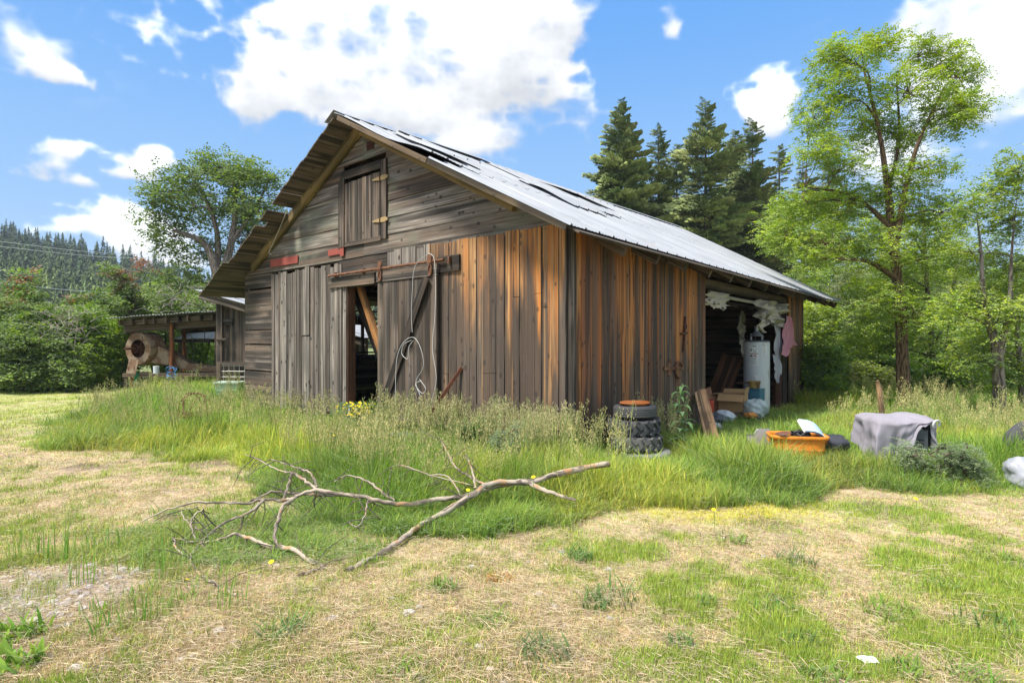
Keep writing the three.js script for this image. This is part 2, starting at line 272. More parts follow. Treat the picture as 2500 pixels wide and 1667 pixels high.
{ // gable siding: one trapezoid board per course, lower edge standing proud
  const gw = grp('gable_wall', barn), lines = [3.12, 3.45, 3.74, 4.03, 4.31, 4.6, 4.88, 5.16, 5.6];
  const under = u => roofV(u, 0) - .055;
  const uR = v => RU - (under(RU) - v) / .5165, uL = v => RU + (under(RU) - v) / .515;
  for (let k = 0; k < lines.length - 1; k++) {
    const v0 = lines[k] + .004, v1 = min(lines[k + 1] + .02, under(RU) - .01);
    const r0 = max(uR(v0), -.02), l0 = min(uL(v0), 9.26), r1 = max(uR(v1), -.02), l1 = min(uL(v1), 9.26);
    const cut = k > 1 && k < 6 ? [] : [], segs = [];
    // courses beside the hatch are two boards, others run through
    const inHatch = v0 > 3.4 && v0 < 4.7;
    if (inHatch) segs.push([r0, r1, 3.86, 3.86], [5.18, 5.18, l0, l1]); else segs.push([r0, r1, l0, l1]);
    for (const [a0, a1, b0, b1] of segs) {
      const q = .004 * rb(), zb = .03 + q, zt = .012 + q, P = [], uv = [], add = (u, v, z) => { P.push(-u, v, z); uv.push((TW.gable[0] - u) / TW.gable[0], (v - 3.1) / TW.gable[1]); };
      const idx = [], quad = (A, B, C, D) => { const s = P.length / 3; for (const p of [A, B, C, D]) add(...p); idx.push(s, s + 1, s + 2, s, s + 2, s + 3); };
      const n = 6, at0 = t => mix(b0, a0, t), at1 = t => mix(b1, a1, t), sag = t => (k === 0 ? -.03 * sin(t * 9) * smooth(.3, .6, t) : 0);
      for (let s = 0; s < n; s++) { const t0 = s / n, t1 = (s + 1) / n; quad([at0(t0), v0 + sag(t0), zb], [at0(t1), v0 + sag(t1), zb], [at1(t1), v1, zt], [at1(t0), v1, zt]); quad([at0(t0), v0 + sag(t0), -.01], [at0(t1), v0 + sag(t1), -.01], [at0(t1), v0 + sag(t1), zb], [at0(t0), v0 + sag(t0), zb]); }
      quad([at0(0), v0, -.01], [at1(0), v1, -.01], [at1(1), v1, -.01], [at0(1), v0, -.01]); quad([at1(0), v1, zt], [at1(1), v1, zt], [at1(1), v1, -.01], [at1(0), v1, -.01]);
      quad([at0(0), v0, zb], [at1(0), v1, zt], [at1(0), v1, -.01], [at0(0), v0, -.01]); quad([at0(1), v0, -.01], [at1(1), v1, -.01], [at1(1), v1, zt], [at0(1), v0, zb]);
      part(gw, 'siding_board', triGeo(P, idx, uv), M.gable);
    }
  }
  for (const [u0, u1, v0, v1, rot] of [[6.81, 7.97, 3.2, 3.36, -.012], [5.1, 5.62, 3.3, 3.42, .05]]) { const m = part(gw, 'red_patch_board', boxGeo(-u1, -u0, v0, v1, .036, .052, 'x'), M.redPaint); m.rotation.z = rot * .2; }
  part(gw, 'red_patch_board', boxGeo(-5.22, -5.1, 3.2, 3.47, .054, .066, 'y'), M.redPaint);
  part(gw, 'vent_board', boxGeo(-4.4, -4.19, 5.02, 5.17, .03, .044, 'x'), woodMat([.55, .2, .16]));
  // barge rafters, green with moss
  const raf = (u0, u1, o, name) => part(gw, name, barGeo(L(u0, roofV(u0, 0) - .14, -o), L(u1, roofV(u1, 0) - .14, -o), .09, .19, u0, V(0, 1, .0)), M.moss);
  raf(RU + .0, 8.72, .085, 'barge_rafter'); raf(RU - .06, .82, .085, 'barge_rafter');
  // hatch
  const ht = grp('loft_hatch', barn);
  const hx = (u0, u1, v0, v1, z0, z1, g, m, n) => part(ht, n, boxGeo(-u1, -u0, v0, v1, z0, z1, g, 1, .5, u0 * 3.3, u0 * 5.7), m);
  const hb = [3.96, 4.09, 4.22, 4.37, 4.5, 4.62, 4.75, 4.88, 4.97, 5.06];
  for (let k = 0; k < hb.length - 1; k++) { const m = hx(hb[k] + .004, hb[k + 1] - .004, 3.45 + .02 * rb(), 4.6 - (hb[k] - 3.96) * .03, .034 + .006 * rb(), .055, 'y', k % 3 ? M.grey : M.greyLight, 'board'); m.rotation.z = .006 + (rb() - .5) * .006; }
  hx(3.80, 3.95, 3.38, 4.76, .036, .068, 'y', M.grey, 'side_trim'); hx(5.08, 5.21, 3.36, 4.66, .036, .076, 'y', M.grey, 'side_trim'); hx(5.215, 5.29, 3.34, 4.62, .03, .06, 'y', M.greyDark, 'side_trim');
  hx(3.96, 5.2, 4.62, 4.77, .036, .066, 'x', M.greyDark, 'head_trim'); hx(3.96, 5.07, 3.36, 3.44, .034, .066, 'x', M.grey, 'sill_trim');
  for (const v of [4.44, 3.71]) { // strap hinges
    const s = new THREE.Shape([[3.74, -.02], [3.83, -.045], [3.95, -.04], [4.18, -.008], [4.18, .008], [3.95, .04], [3.83, .045], [3.74, .02]].map(p => new THREE.Vector2(-p[0], p[1])));
    const g = new THREE.ExtrudeGeometry(s, { depth: .008, bevelEnabled: false }); g.translate(0, v, .07); part(ht, 'hinge', g, std([.36, .25, .11], .8, { bumpMap: texBump, bumpScale: .002 }));
    const k = new THREE.CylinderGeometry(.014, .014, .11, 10); k.translate(-3.955, v, .08); part(ht, 'hinge_pin', k, M.darkRust);
  }
}
{ // side wall
  const sw = grp('side_wall', barn), sz = 1 / TW.side[0], sv = 1 / TW.side[1];
  for (let k = 0; k < SE.length - 1; k++) {
    const w0 = SE[k], w1 = SE[k + 1]; if (w1 - w0 > 1) continue;
    const o = .01 * rb() + (k % 2 ? .006 : 0), bot = .03 + .08 * rb() - (w0 > 9 ? .25 : 0), tp = 3.1 - .022 * w0;
    const m = part(sw, 'plank', boxGeo(o, o + .026, bot, tp, -w1 + .002 + .005 * rb(), -w0 - .002 - .004 * rb(), 'y', sz, sv, 1, 0), M.side); m.rotation.x = (rb() - .5) * .003;
  }
  part(sw, 'corner_strip', boxGeo(-.0, .02, .02, 3.08, -.125, -.068, 'y', 1, .5, .7), M.greyDark); part(sw, 'corner_strip', boxGeo(.022, .05, .03, 3.05, -.062, -.034, 'y', 1, .5, .2), M.grey);
  part(sw, 'header_beam', barGeo(L(.08, 2.70, 4.15), L(.08, 2.60, 9.35), .11, .17, .4), M.grey);
  part(sw, 'top_plate', barGeo(L(.07, 3.02, .05), L(.07, 2.79, 10.4), .1, .1, .8), M.grey);
  part(sw, 'door_post', boxGeo(-.13, -.004, 0, 2.62, -4.25, -4.1, 'y'), M.brown); part(sw, 'door_post', boxGeo(-.16, -.03, -.1, 2.55, -9.33, -9.18, 'y', 1, .5, .6), M.grey);
  part(sw, 'door_post', boxGeo(-.2, -.09, -.1, 2.3, -8.98, -8.72, 'y', 1, .5, .35), M.redBrown);
  for (const w of [1.4, 2.8]) part(sw, 'stud', boxGeo(-.12, -.006, .05, 3, -w - .05, -w + .05, 'y'), M.grey);
  part(sw, 'sill', boxGeo(-.14, -.008, 0, .1, -4.2, -.06, 'z'), M.grey);
  part(sw, 'girt', boxGeo(-.1, -.008, 1.2, 1.3, -4.1, -.1, 'z'), M.grey); part(sw, 'girt', boxGeo(-.1, -.008, 2.2, 2.3, -4.1, -.1, 'z'), M.grey);
  part(sw, 'pole_beam', tubeGeo([L(.5, 2.42, 4.3), L(.55, 2.45, 6), L(.5, 2.38, 9.6)], .055, 8, .2), M.grey);
  // iron fittings left on the boards
  const it = grp('iron_hasp', barn);
  part(it, 'bar', barGeo(L(-.05, 1.42, 3.31), L(-.05, 2.03, 3.37), .05, .025), M.darkRust); part(it, 'cross_bar', barGeo(L(-.06, 1.73, 3.2), L(-.06, 1.75, 3.46), .04, .03, 0, V(0, 1, 0)), M.darkRust); part(it, 'ring', (() => { const g = new THREE.TorusGeometry(.05, .012, 6, 14); g.rotateY(PI / 2); g.translate(.06, 1.86, -3.37); return g; })(), M.darkRust);
  const lt = grp('rusty_latch', barn);
  part(lt, 'arm', barGeo(L(-.055, 1.16, 2.6), L(-.055, 1.15, 3.3), .06, .02, 0, V(1, 0, 0)), M.rust); part(lt, 'plate', barGeo(L(-.04, 1.04, 2.8), L(-.04, 1.3, 2.86), .11, .02, 0, V(1, 0, 0)), M.rust);
  part(lt, 'hoop', (() => { const g = new THREE.TorusGeometry(.13, .022, 6, 18, 4.6); g.rotateY(PI / 2); g.rotateX(.4); g.translate(.07, 1.12, -3.12); return g; })(), M.rust);
}
{ // rear and left walls, horizontal boards; the left one has an unglazed window
  const rw = grp('rear_wall', barn), lw = grp('far_side_wall', barn);
  for (let k = 0; k < 18; k++) {
    const v0 = -.3 + k * .31, v1 = v0 + .305, um = v => min(9.2, RU + (roofV(RU, 10.4) - .06 - v) / .53), ur = v => max(.02, RU - (roofV(RU, 10.4) - .06 - v) / .56);
    if (ur(v1) < um(v1) - .2) part(rw, 'board', boxGeo(-um(v1), -ur(v1), v0, v1 + .02, -10.44 - .03 * (k % 2), -10.412 - .03 * (k % 2), 'x', 1, .5, k * .13), M.grey);
    if (v1 < 3.2) { const g = k * .17; if (v1 > 1.4 && v0 < 2.7) { part(lw, 'board', boxGeo(-9.25, -9.22, v0, v1, -2.45, -.01, 'z', 1, .5, g), M.grey); part(lw, 'board', boxGeo(-9.25, -9.22, v0, v1, -10.4, -3.95, 'z', 1, .5, g), M.grey); } else part(lw, 'board', boxGeo(-9.25, -9.22, v0, v1, -10.4, -.01, 'z', 1, .5, g), M.grey); }
  }
  const wf = grp('window_frame', barn);
  for (const w of [2.45, 3.15, 3.93]) part(wf, 'mullion', boxGeo(-9.21, -9.13, 1.3, 2.74, -w - .03, -w + .03, 'y'), M.grey);
  for (const v of [1.3, 1.68, 2.07, 2.42, 2.74]) part(wf, 'rail', boxGeo(-9.2, -9.12 + (v === 2.07 ? .22 : 0), v - .022, v + .022, -3.95, -2.45, 'z'), M.grey);
}
{ // sliding door on its track
  const sd = grp('sliding_door', barn), e = [2.42, 2.6, 2.82, 3.0, 3.22, 3.4, 3.62, 3.82, 3.98], z0 = .085;
  for (let k = 0; k < 8; k++) { const m = part(sd, 'plank', boxGeo(-e[k + 1] + .003, -e[k] - .003, .30 + .03 * rb(), 2.62, z0 + .004 * rb(), z0 + .026, 'y', 1, .5, .2 * k + .07, .4 * k), k === 0 || k === 7 ? M.greyLight : k % 3 === 1 ? woodMat([.8, .74, .68]) : M.grey); m.rotation.z = (rb() - .5) * .003; }
  part(sd, 'top_rail', boxGeo(-3.99, -2.41, 2.63, 2.82, z0, z0 + .045, 'x', 1, .5, .63), M.grey); part(sd, 'bottom_rail', boxGeo(-3.98, -2.42, .26, .40, z0 + .028, z0 + .05, 'x', 1, .5, .2), M.greyLight);
  part(sd, 'edge_batten', boxGeo(-2.5, -2.415, .3, 2.62, z0 + .028, z0 + .05, 'y', 1, .5, .4), M.grey);
  part(sd, 'brace', barGeo(L(2.66, 2.58, -(z0 + .05)), L(3.84, .42, -(z0 + .05)), .17, .03, .1, V(0, 0, 1)), woodMat([.42, .38, .34])); part(sd, 'brace', barGeo(L(2.60, 2.6, -(z0 + .085)), L(3.12, 1.62, -(z0 + .085)), .1, .03, .5, V(0, 0, 1)), M.greyDark);
  for (const u of [3.86, 2.55]) { // rusty hangers with a wheel on the rail
    const h = grp('hanger', sd);
    part(h, 'strap', boxGeo(-u - .035, -u + .035, 2.64, 2.86, z0 + .046, z0 + .058, 'y'), M.rust); const wh = new THREE.CylinderGeometry(.055, .055, .03, 16); wh.rotateX(PI / 2); wh.translate(-u, 2.925, .15); part(h, 'wheel', wh, M.rust);
    const l = new THREE.TorusGeometry(.05, .012, 6, 16); l.scale(.8, 1.7, 1); l.translate(-u, 2.73, z0 + .066); part(h, 'link', l, M.rust); part(h, 'cap', boxGeo(-u - .05, -u + .05, 2.83, 2.9, .145, .172, 'x'), M.rust);
  }
  const tr = grp('door_track', barn);
  part(tr, 'rail', tubeGeo([L(5.5, 2.845, -.13), L(4.6, 2.85, -.13), L(3.4, 2.855, -.13), L(2.25, 2.86, -.13)], .026, 8), M.rust); part(tr, 'track_board', boxGeo(-2.47, -1.97, 2.68, 2.93, .04, .075, 'x', 1, .5, .3), M.greyDark);
  part(tr, 'track_board', boxGeo(-5.6, -4.12, 2.62, 2.815, .042, .08, 'x', 1, .5, .81), M.greyLight); for (const u of [5.3, 4.4, 2.15]) part(tr, 'bracket', boxGeo(-u - .02, -u + .02, 2.8, 2.9, .08, .13, 'y'), M.rust);
  // white wire looped over the hanger and brace
  const wm = std([.55, .55, .52], .5), Z = -(z0 + .11);
  const cb = grp('door_wire', barn);
  const wire = (pts, r = .0075) => part(cb, 'wire', tubeGeo(curvePts(pts.map(p => L(p[0], p[1], Z - (p[2] || 0))), 40), r * .62, 5), wm);
  wire([[2.6, 2.96], [2.86, 2.8], [2.93, 2.4], [2.95, 2.0], [2.93, 1.75]]); wire([[2.53, 2.98], [2.42, 2.92], [2.37, 2.6], [2.38, 2.0], [2.44, 1.5], [2.35, 1.0], [2.52, .6], [2.72, .5]]);
  wire([[3.35, .35], [3.36, 1.0], [3.3, 1.4], [3.1, 1.62], [2.88, 1.66], [2.7, 1.45], [2.66, 1.2], [2.84, .95], [2.72, .72]]); wire([[2.95, 1.62], [3.15, 1.55], [3.2, 1.4], [3.05, 1.32], [3.02, 1.5], [2.9, 1.62]]); wire([[2.75, 1.0], [2.6, .85], [2.68, .78], [2.85, .92], [2.7, .98]]);
}
{ // roof
  const rf = grp('roof', barn), hn = u => (u > RU ? V(-.4576, .889, 0) : V(.4576, .889, 0));
  // sheathing: boards run along the ridge and stick out in front of the gable
  let u = RU + .06, k = 0;
  while (u < 10.0) {
    const wd = .17 + .05 * rb(), g = rb() < .08 ? .018 : rb() < .2 ? .008 : .0015, mid = u + wd / 2; k++;
    if (!(mid > 6.86 && mid < 7.02)) part(rf, 'sheathing_board', barGeo(L(mid, roofV(mid, 0) - .03, -(.57 + .025 * rb() + (mid > 8.9 ? .12 : 0) - (mid > 7.3 && mid < 7.6 ? .18 : 0))), L(mid, roofV(mid, 12) - .03, 12.25), wd, .024, k * .37, hn(9)), M.grey);
    u += (wd + g) / 1.125;
  }
  u = RU - .05; while (u > -.42) { const wd = .2, mid = u - wd / 2; part(rf, 'sheathing_board', barGeo(L(mid, roofV(mid, -.5) - .035, -(.55 + .03 * rb())), L(mid, roofV(mid, 12.3) - .035, 12.3), wd, .024, u * 1.7, hn(0)), M.grey); u -= (wd + .004) / 1.125; }
  part(rf, 'rake_board', barGeo(L(RU - .1, roofV(RU - .1, -.6) - .055, -.6), L(2.1, roofV(2.1, -.6) - .055, -.6), .03, .075, .4), woodMat([1.05, .98, .8])); part(rf, 'rake_board', barGeo(L(2.08, roofV(2.08, -.6) - .055, -.6), L(-.43, roofV(-.43, -.6) - .05, -.6), .03, .075, .8), woodMat([.9, .84, .62]));
  for (let i = 0; i < 13; i++) { const w = .69 + .93 * i; if (w < 12.2) part(rf, 'rafter_tail', barGeo(L(.6, roofV(.6, w) - .125, w), L(-.47, roofV(-.47, w) - .135, w), .06, .16, i * .31), M.greyLight); }
  for (let i = 0; i < 12; i++) { const w = .4 + i; part(rf, 'rafter', barGeo(L(.6, roofV(.6, w) - .13, w), L(RU, roofV(RU, w) - .13, w), .05, .14, i), M.grey); part(rf, 'rafter', barGeo(L(RU, roofV(RU, w) - .13, w), L(9.9, roofV(9.9, w) - .13, w), .05, .14, i), M.grey); }
  // ribbed sheets
  const prof = w => { const q = ((w % .3) + .3) % .3; return (q < .05 ? .022 * sin(q / .05 * PI) : 0) + .004 * sin(w * 2 * PI / .075); };
  const sheet = (ua, ub, wa, wb, lift, name = 'metal_sheet', bend) => {
    const nc = Math.max(8, Math.round((wb - wa) / .0125)), nr = bend ? 10 : 4, P = [], uv = [], idx = [];
    for (let r = 0; r <= nr; r++) for (let c = 0; c <= nc; c++) { const uu = mix(ua, ub, r / nr), w = mix(wa, wb, c / nc); const b = bend ? bend(r / nr, c / nc) : 0; P.push(-uu, roofV(uu, w) + lift + prof(w) + b, -w); uv.push(w * .4, uu * .4); }
    for (let r = 0; r < nr; r++) for (let c = 0; c < nc; c++) { const a = r * (nc + 1) + c, d = a + nc + 1; idx.push(a, a + 1, d, a + 1, d + 1, d); }
    return part(rf, name, triGeo(P, idx, uv), M.tin);
  };
  for (let i = 0; i < 15; i++) {
    const wa = -.62 + i * .88, wb = Math.min(wa + .93, 12.6), j = (rb() - .5) * .05;
    if (wb - wa < .2) continue;
    sheet(2.05 + j, -.5 + (rb() - .5) * .03, wa, wb, .004 + .003 * (i % 2), 'metal_sheet', i === 14 ? (r, c) => .04 * c * r : undefined);
    if (i > 0) sheet(RU + .01, 1.92 + j * .5, wa, wb, .014 + .003 * (i % 2) + (i === 4 || i === 5 ? .035 : 0)); else sheet(RU + .01, 2.0, wa, wb, .014, 'metal_sheet', (r, c) => .085 * smooth(.6, 1, r) * smooth(1, .0, c) + .012 * sin(r * 9));
    if (wa > -.1) sheet(RU + .01, 10.0, Math.max(wa, .25), wb, .012);
  }
  sheet(RU - .55, 2.5, .2, 1.1, .06, 'loose_sheet', (r, c) => .05 * smooth(.2, 1, r) + .03 * c);
  sheet(2.9, 1.5, 2.3, 3.4, .05, 'loose_sheet', (r, c) => .05 * smooth(.0, .5, r) * smooth(1, .4, r)); sheet(RU - .2, 3.0, 4.2, 6.2, .05, 'loose_sheet', (r, c) => .09 * smooth(.2, 1, r));
  // ridge cap, a length of it lifted
  for (const [a, b, dv] of [[-.62, .7, .02], [.8, 3.1, .05], [3.2, 12.5, .02]]) { const s = .3, P = [], uv = [], idx = []; for (const w of [a, b]) for (const [du, d] of [[-s, -s * .5], [0, 0], [s, -s * .5]]) { P.push(-(RU + du), ridgeV(w) + .03 + dv + d + (dv > .1 && du > 0 ? .02 : 0), -w); uv.push(w * .4, du); } idx.push(0, 1, 3, 1, 4, 3, 1, 2, 4, 2, 5, 4); part(rf, 'ridge_cap', triGeo(P, idx, uv), M.tin); }
  // twine hanging from the left rake
  const tw = std([.6, .58, .48], .9); part(rf, 'twine', tubeGeo(curvePts([L(6.75, roofV(6.75, 0) - .12, -.3), L(7.0, 4.2, -.22), L(7.55, 3.72, -.18), L(7.75, 3.5, -.19), L(7.6, 3.45, -.2)], 30), .006, 5), tw);
}
// ------------------------------------------------------------ ground
const lerpList = (P, x) => { if (x <= P[0][0]) return P[0][1]; for (let i = 1; i < P.length; i++) if (x <= P[i][0]) return mix(P[i - 1][1], P[i][1], (x - P[i - 1][0]) / (P[i][0] - P[i - 1][0])); return P[P.length - 1][1]; };
const FRONT = [[-9, 11], [-7.8, 9.7], [-6.4, 9.0], [-3.8, 8.3], [-2.9, 7.3], [-2.2, 6.3], [-1.4, 5.5], [-.4, 5.15], [.5, 5.35], [1.2, 5.9], [2, 6.25], [3.2, 6.5], [4.9, 6.4], [6, 6.3], [7.5, 6.4], [10, 7]];
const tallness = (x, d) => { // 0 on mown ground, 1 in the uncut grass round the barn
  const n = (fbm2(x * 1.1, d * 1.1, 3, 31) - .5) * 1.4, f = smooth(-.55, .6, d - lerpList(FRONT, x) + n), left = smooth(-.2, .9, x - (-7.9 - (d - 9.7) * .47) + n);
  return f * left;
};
const midness = (x, d) => max(0, smooth(1.15, .3, hypot((x + 2.1) / 1.5, (d - 4.75) / 1.25) + (fbm2(x * 2, d * 2, 3, 35) - .5) * .7), smooth(1.1, .4, hypot((x + 3.2) / .8, (d - 4.1) / .6)) * .8);
const greenness = (x, d) => smooth(.42, .66, fbm2(x * .9 + 4, d * .9, 4, 33) + .05 * smooth(1, 3.5, x) + .13 * smooth(11, 15, d));
const hgt = (x, d) => (fbm2(x * .5, d * .5, 3, 41) - .5) * .10 * smooth(30, 12, d) + (fbm2(x * 4, d * 4, 3, 42) - .5) * .03 * smooth(14, 6, d) + MOUNDS.reduce((s, m) => s + m[3] * smooth(1, 0, hypot((x - m[0]) / m[2], (d - m[1]) / m[2])), 0);
const MOUNDS = [[-5.4, 7.45, .35, .07], [-3.05, 5.35, .25, .05], [-.05, 2.95, .5, .05], [-3.9, 7.7, .5, .05], [2.2, 5.2, .4, .05], [5.6, 5.55, .7, .08], [3.6, 5.7, .5, .05]];
const mounded = (x, d) => MOUNDS.reduce((s, m) => max(s, smooth(1, .35, hypot((x - m[0]) / m[2], (d - m[1]) / (m[2] * .7)))), 0);
const GX = 26, texGround = dataTex(2048, 2048, (i, j) => {
  const x = (i + .5) / 2048 * GX - GX / 2, d = .5 + (j + .5) / 2048 * GX;
  const n = fbm2(x * 7, d * 7, 4, 51), f = n2(x * 62, d * 62, 52), g = n2(x * 150 + n * 6, d * 40, 53), s = fbm2(x * 1.3, d * 1.3, 3, 54);
  let c = mix3([.28, .20, .14], [.44, .335, .228], smooth(.3, .7, n * .85 + g * .15)); c = mix3(c, [.50, .405, .25], smooth(.35, .75, s + (n - .5) * .6) * .6 + .15);
  c = mix3(c, [.33, .37, .10], clamp(greenness(x, d) * .35 + .7 * smooth(8, 12, d)) * smooth(.25, .6, n + (f - .5) * .4 + .2 * smooth(9, 13, d)) * (.4 + .4 * smooth(5, 14, d)));
  c = mix3(c, [.54, .53, .15], smooth(1, .3, hypot((x - 2) / 1.4, (d - 5.6) / .7)) * .5);
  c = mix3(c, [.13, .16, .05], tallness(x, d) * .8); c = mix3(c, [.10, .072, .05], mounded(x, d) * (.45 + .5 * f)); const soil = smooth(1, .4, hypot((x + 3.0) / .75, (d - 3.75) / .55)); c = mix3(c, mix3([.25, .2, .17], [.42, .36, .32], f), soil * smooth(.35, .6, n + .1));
  const inside = smooth(0, .1, min(min(-(x - .72) * .75 + (d - 7.8) * .661, (x - .72) * .661 + (d - 7.8) * .75), 9.2 + (x - .72) * .75 - (d - 7.8) * .661)); c = mix3(c, [.30, .23, .17], inside);
  const k = .9 + .2 * f; return [c[0] * k, c[1] * k, c[2] * k];
}, true, false);
{
  const rows = [], P = [], uv = [], idx = [], NC = 150; for (let d = -6; d < 1.5; d += 1.5) rows.push(d); for (let d = 1.5; d < 22; d *= 1.011) rows.push(d); for (let d = 22; d < 720; d *= 1.3) rows.push(d);
  rows.forEach(d => { const half = max(10, d * 1.15 + 3) * (d > 22 ? 1 + (d - 22) / 12 : 1); for (let i = 0; i <= NC; i++) { const x = (i / NC * 2 - 1) * half; P.push(x, d < 26 ? hgt(x, d) : 0, -d); uv.push((x + GX / 2) / GX, (d - .5) / GX); } });
  for (let r = 0; r < rows.length - 1; r++) for (let i = 0; i < NC; i++) { const a = r * (NC + 1) + i, b = a + NC + 1; idx.push(a, a + 1, b, a + 1, b + 1, b); }
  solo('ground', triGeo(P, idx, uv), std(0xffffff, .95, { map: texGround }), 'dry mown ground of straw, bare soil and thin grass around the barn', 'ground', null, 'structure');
}

// ------------------------------------------------------------ grass
const leafMat = (c, t = .3, extra = {}) => new THREE.MeshPhysicalMaterial({ color: Array.isArray(c) ? lin(...c) : c, roughness: 1, transmission: t, thickness: 0, side: THREE.DoubleSide, ...extra });
const matteMat = (c, extra = {}) => std(c, .9, { side: THREE.DoubleSide, ...extra });
// n blades of unit height standing round a point; vertex colour differs from blade to blade
function tuftGeo(seed, n, { spread = .12, lean = .4, w = .012, seg = 3, hmin = .5, dry = .1, flat = 0 } = {}) {
  const r = rng(seed), P = [], C = [], idx = [];
  for (let k = 0; k < n; k++) {
    const a = r() * 2 * PI, rad = spread * sqrt(r()), h = mix(hmin, 1, r()), b = r() * 2 * PI, ln = lean * (.3 + r()) * h, wd = w * (.5 + .8 * r() + (r() < .12 ? .9 : 0)), x0 = cos(a) * rad, z0 = sin(a) * rad, px = -sin(b) * wd / 2, pz = cos(b) * wd / 2, s = P.length / 3;
    const isDry = r() < dry, v = .75 + .5 * r(), col = isDry ? [1.9 * v, 1.25 * v, 2.2 * v] : [v * (.85 + .4 * r()), v, v * .9];
    for (let i = 0; i <= seg; i++) { const t = i / seg, q = i === seg ? .08 : 1 - .5 * t * t, X = x0 + cos(b) * ln * t * t, Z = z0 + sin(b) * ln * t * t, Y = h * (t - .35 * (ln / h) * t * t * t) * (1 - flat); P.push(X - px * q, Y, Z - pz * q, X + px * q, Y, Z + pz * q); C.push(...col, ...col); if (i) { const o = s + i * 2; idx.push(o - 2, o - 1, o, o - 1, o + 1, o); } }
  }
  return triGeo(P, idx, null, C);
}
const dummy = new THREE.Object3D();
function scatter(name, geos, mat, list, label, category) { // list of [x, y, z, yaw, sx, sy, color, tilt]
  geos.forEach((g, k) => {
    const own = list.filter((_, i) => i % geos.length === k), im = new THREE.InstancedMesh(g, mat, own.length);
    own.forEach((e, i) => { dummy.position.set(e[0], e[1], e[2]); dummy.rotation.set(e[7] || 0, e[3], e[8] || 0); dummy.scale.set(e[4], e[5], e[4]); dummy.updateMatrix(); im.setMatrixAt(i, dummy.matrix); im.setColorAt(i, lin(...e[6])); });
    im.castShadow = im.receiveShadow = true; top(im, name, label, category, null, 'stuff');
  });
}
const uOf = (x, d) => -(x - BC[0]) * .75 + (d - BC[1]) * .661, wOf = (x, d) => (x - BC[0]) * .661 + (d - BC[1]) * .75;
const inBarn = (x, d) => { const u = uOf(x, d), w = wOf(x, d); return u > -.03 && u < 9.3 && w > -.03 && w < 10.5; };
const u_ = uOf, rg = rng(99), pick = (d0, d1) => { const q = rg(), d = 1 / mix(1 / d0, 1 / d1, q); return [(rg() * 2 - 1) * (d * .9 + .4), d]; };
const grassMat = leafMat(0xffffff, .45, { vertexColors: true });
{
  // short mown growth, thin over dry litter
  const list = [];
  for (let i = 0; i < 105000; i++) {
    const [x, d] = pick(2.6, 21); if (tallness(x, d) > .6 || inBarn(x, d)) continue; const far = smooth(7, 12, d), clump = smooth(.40, .66, fbm2(x * 3.1 + 2, d * 3.1, 3, 62)), g = clamp(clump * (.45 + .75 * greenness(x, d)) + .35 * far + .25 * midness(x, d)), yel = smooth(1, .3, hypot((x - 2) / 1.3, (d - 5.6) / .6));
    if (rg() > .5 + .5 * max(g, yel)) continue; if (hypot((x + 3.0) / .75, (d - 3.75) / .55) < .85 && rg() < .85) continue;
    const dry = rg() > .27 + .66 * g + .12 * smooth(-2, 2, x), v = .8 + .45 * rg(), h = dry ? .016 + .04 * rg() * rg() : (.024 + .075 * rg() * rg() * (.3 + g)) * mix(1, 1.25, far);
    list.push([x, hgt(x, d) - .004, -d, rg() * 6.3, (.55 + .5 * rg()) * mix(.8, 2.2, smooth(3, 13, d)), h, yel > rg() ? [.52 * v, .51 * v, .07 * v] : dry ? [.58 * v, .46 * v, .265 * v] : mix3([.17 * v, .315 * v, .035 * v], [.36 * v, .44 * v, .065 * v], clamp(rg() + .35 * far))]);
  }
  scatter('mown_grass', [tuftGeo(1, 26, { spread: .1, lean: .035, w: .0033, seg: 2, hmin: .25, dry: 0 }), tuftGeo(2, 22, { spread: .08, lean: .028, w: .0032, seg: 2, hmin: .3, dry: 0 }), tuftGeo(3, 18, { spread: .05, lean: .045, w: .0036, seg: 2, hmin: .3, dry: 0 }), tuftGeo(4, 24, { spread: .12, lean: .04, w: .0032, seg: 2, hmin: .2, dry: 0 })], matteMat(0xffffff, { vertexColors: true }), list, 'short mown grass, half green and half dry, over the yard', 'grass');
  // cut straw lying about
  const st = []; for (let i = 0; i < 11000; i++) { const [x, d] = pick(2.6, 10); if (tallness(x, d) > .5 || inBarn(x, d)) continue; if (rg() < .4 * greenness(x, d)) continue; const v = .85 + .3 * rg(), c = rg(); st.push([x, hgt(x, d) + .004 + .012 * rg(), -d, rg() * 6.3, .03 + .06 * rg(), .4, c < .7 ? [.48 * v, .375 * v, .235 * v] : c < .85 ? [.46 * v, .34 * v, .235 * v] : [.56 * v, .47 * v, .31 * v], (rg() - .5) * .5, (rg() - .5) * .5]); }
  const sg = seed => { const r = rng(seed), P = [], idx = []; for (let k = 0; k < 16; k++) { const a = r() * 6.3, x = (r() - .5) * 3.4, z = (r() - .5) * 3.4, dx = cos(a) * .5, dz = sin(a) * .5, nx = -sin(a) * .012, nz = cos(a) * .012, s = P.length / 3, y = (r() - .5) * .012; P.push(x - dx - nx, y, z - dz - nz, x - dx + nx, y, z - dz + nz, x + nx, y + .006, z + nz + .02 * (r() - .5), x + dx, y, z + dz); idx.push(s, s + 1, s + 2, s, s + 2, s + 3); } return triGeo(P, idx); };
  scatter('straw_litter', [sg(1), sg(2), sg(3)], matteMat(0xffffff), st, 'cut straw and dead stalks lying over the mown ground', 'straw');
}
const tallAt = (x, d) => { const w = wOf(x, d), u = uOf(x, d); return mix(.36, .62, n2(x * 1.4, d * 1.4, 71)) * (x < -2.6 && d > 9 ? .92 : 1) * (u < 0 && w > -.5 ? 1.0 : 1); };
const CLEAR = []; // places where things stand: grass is kept lower there
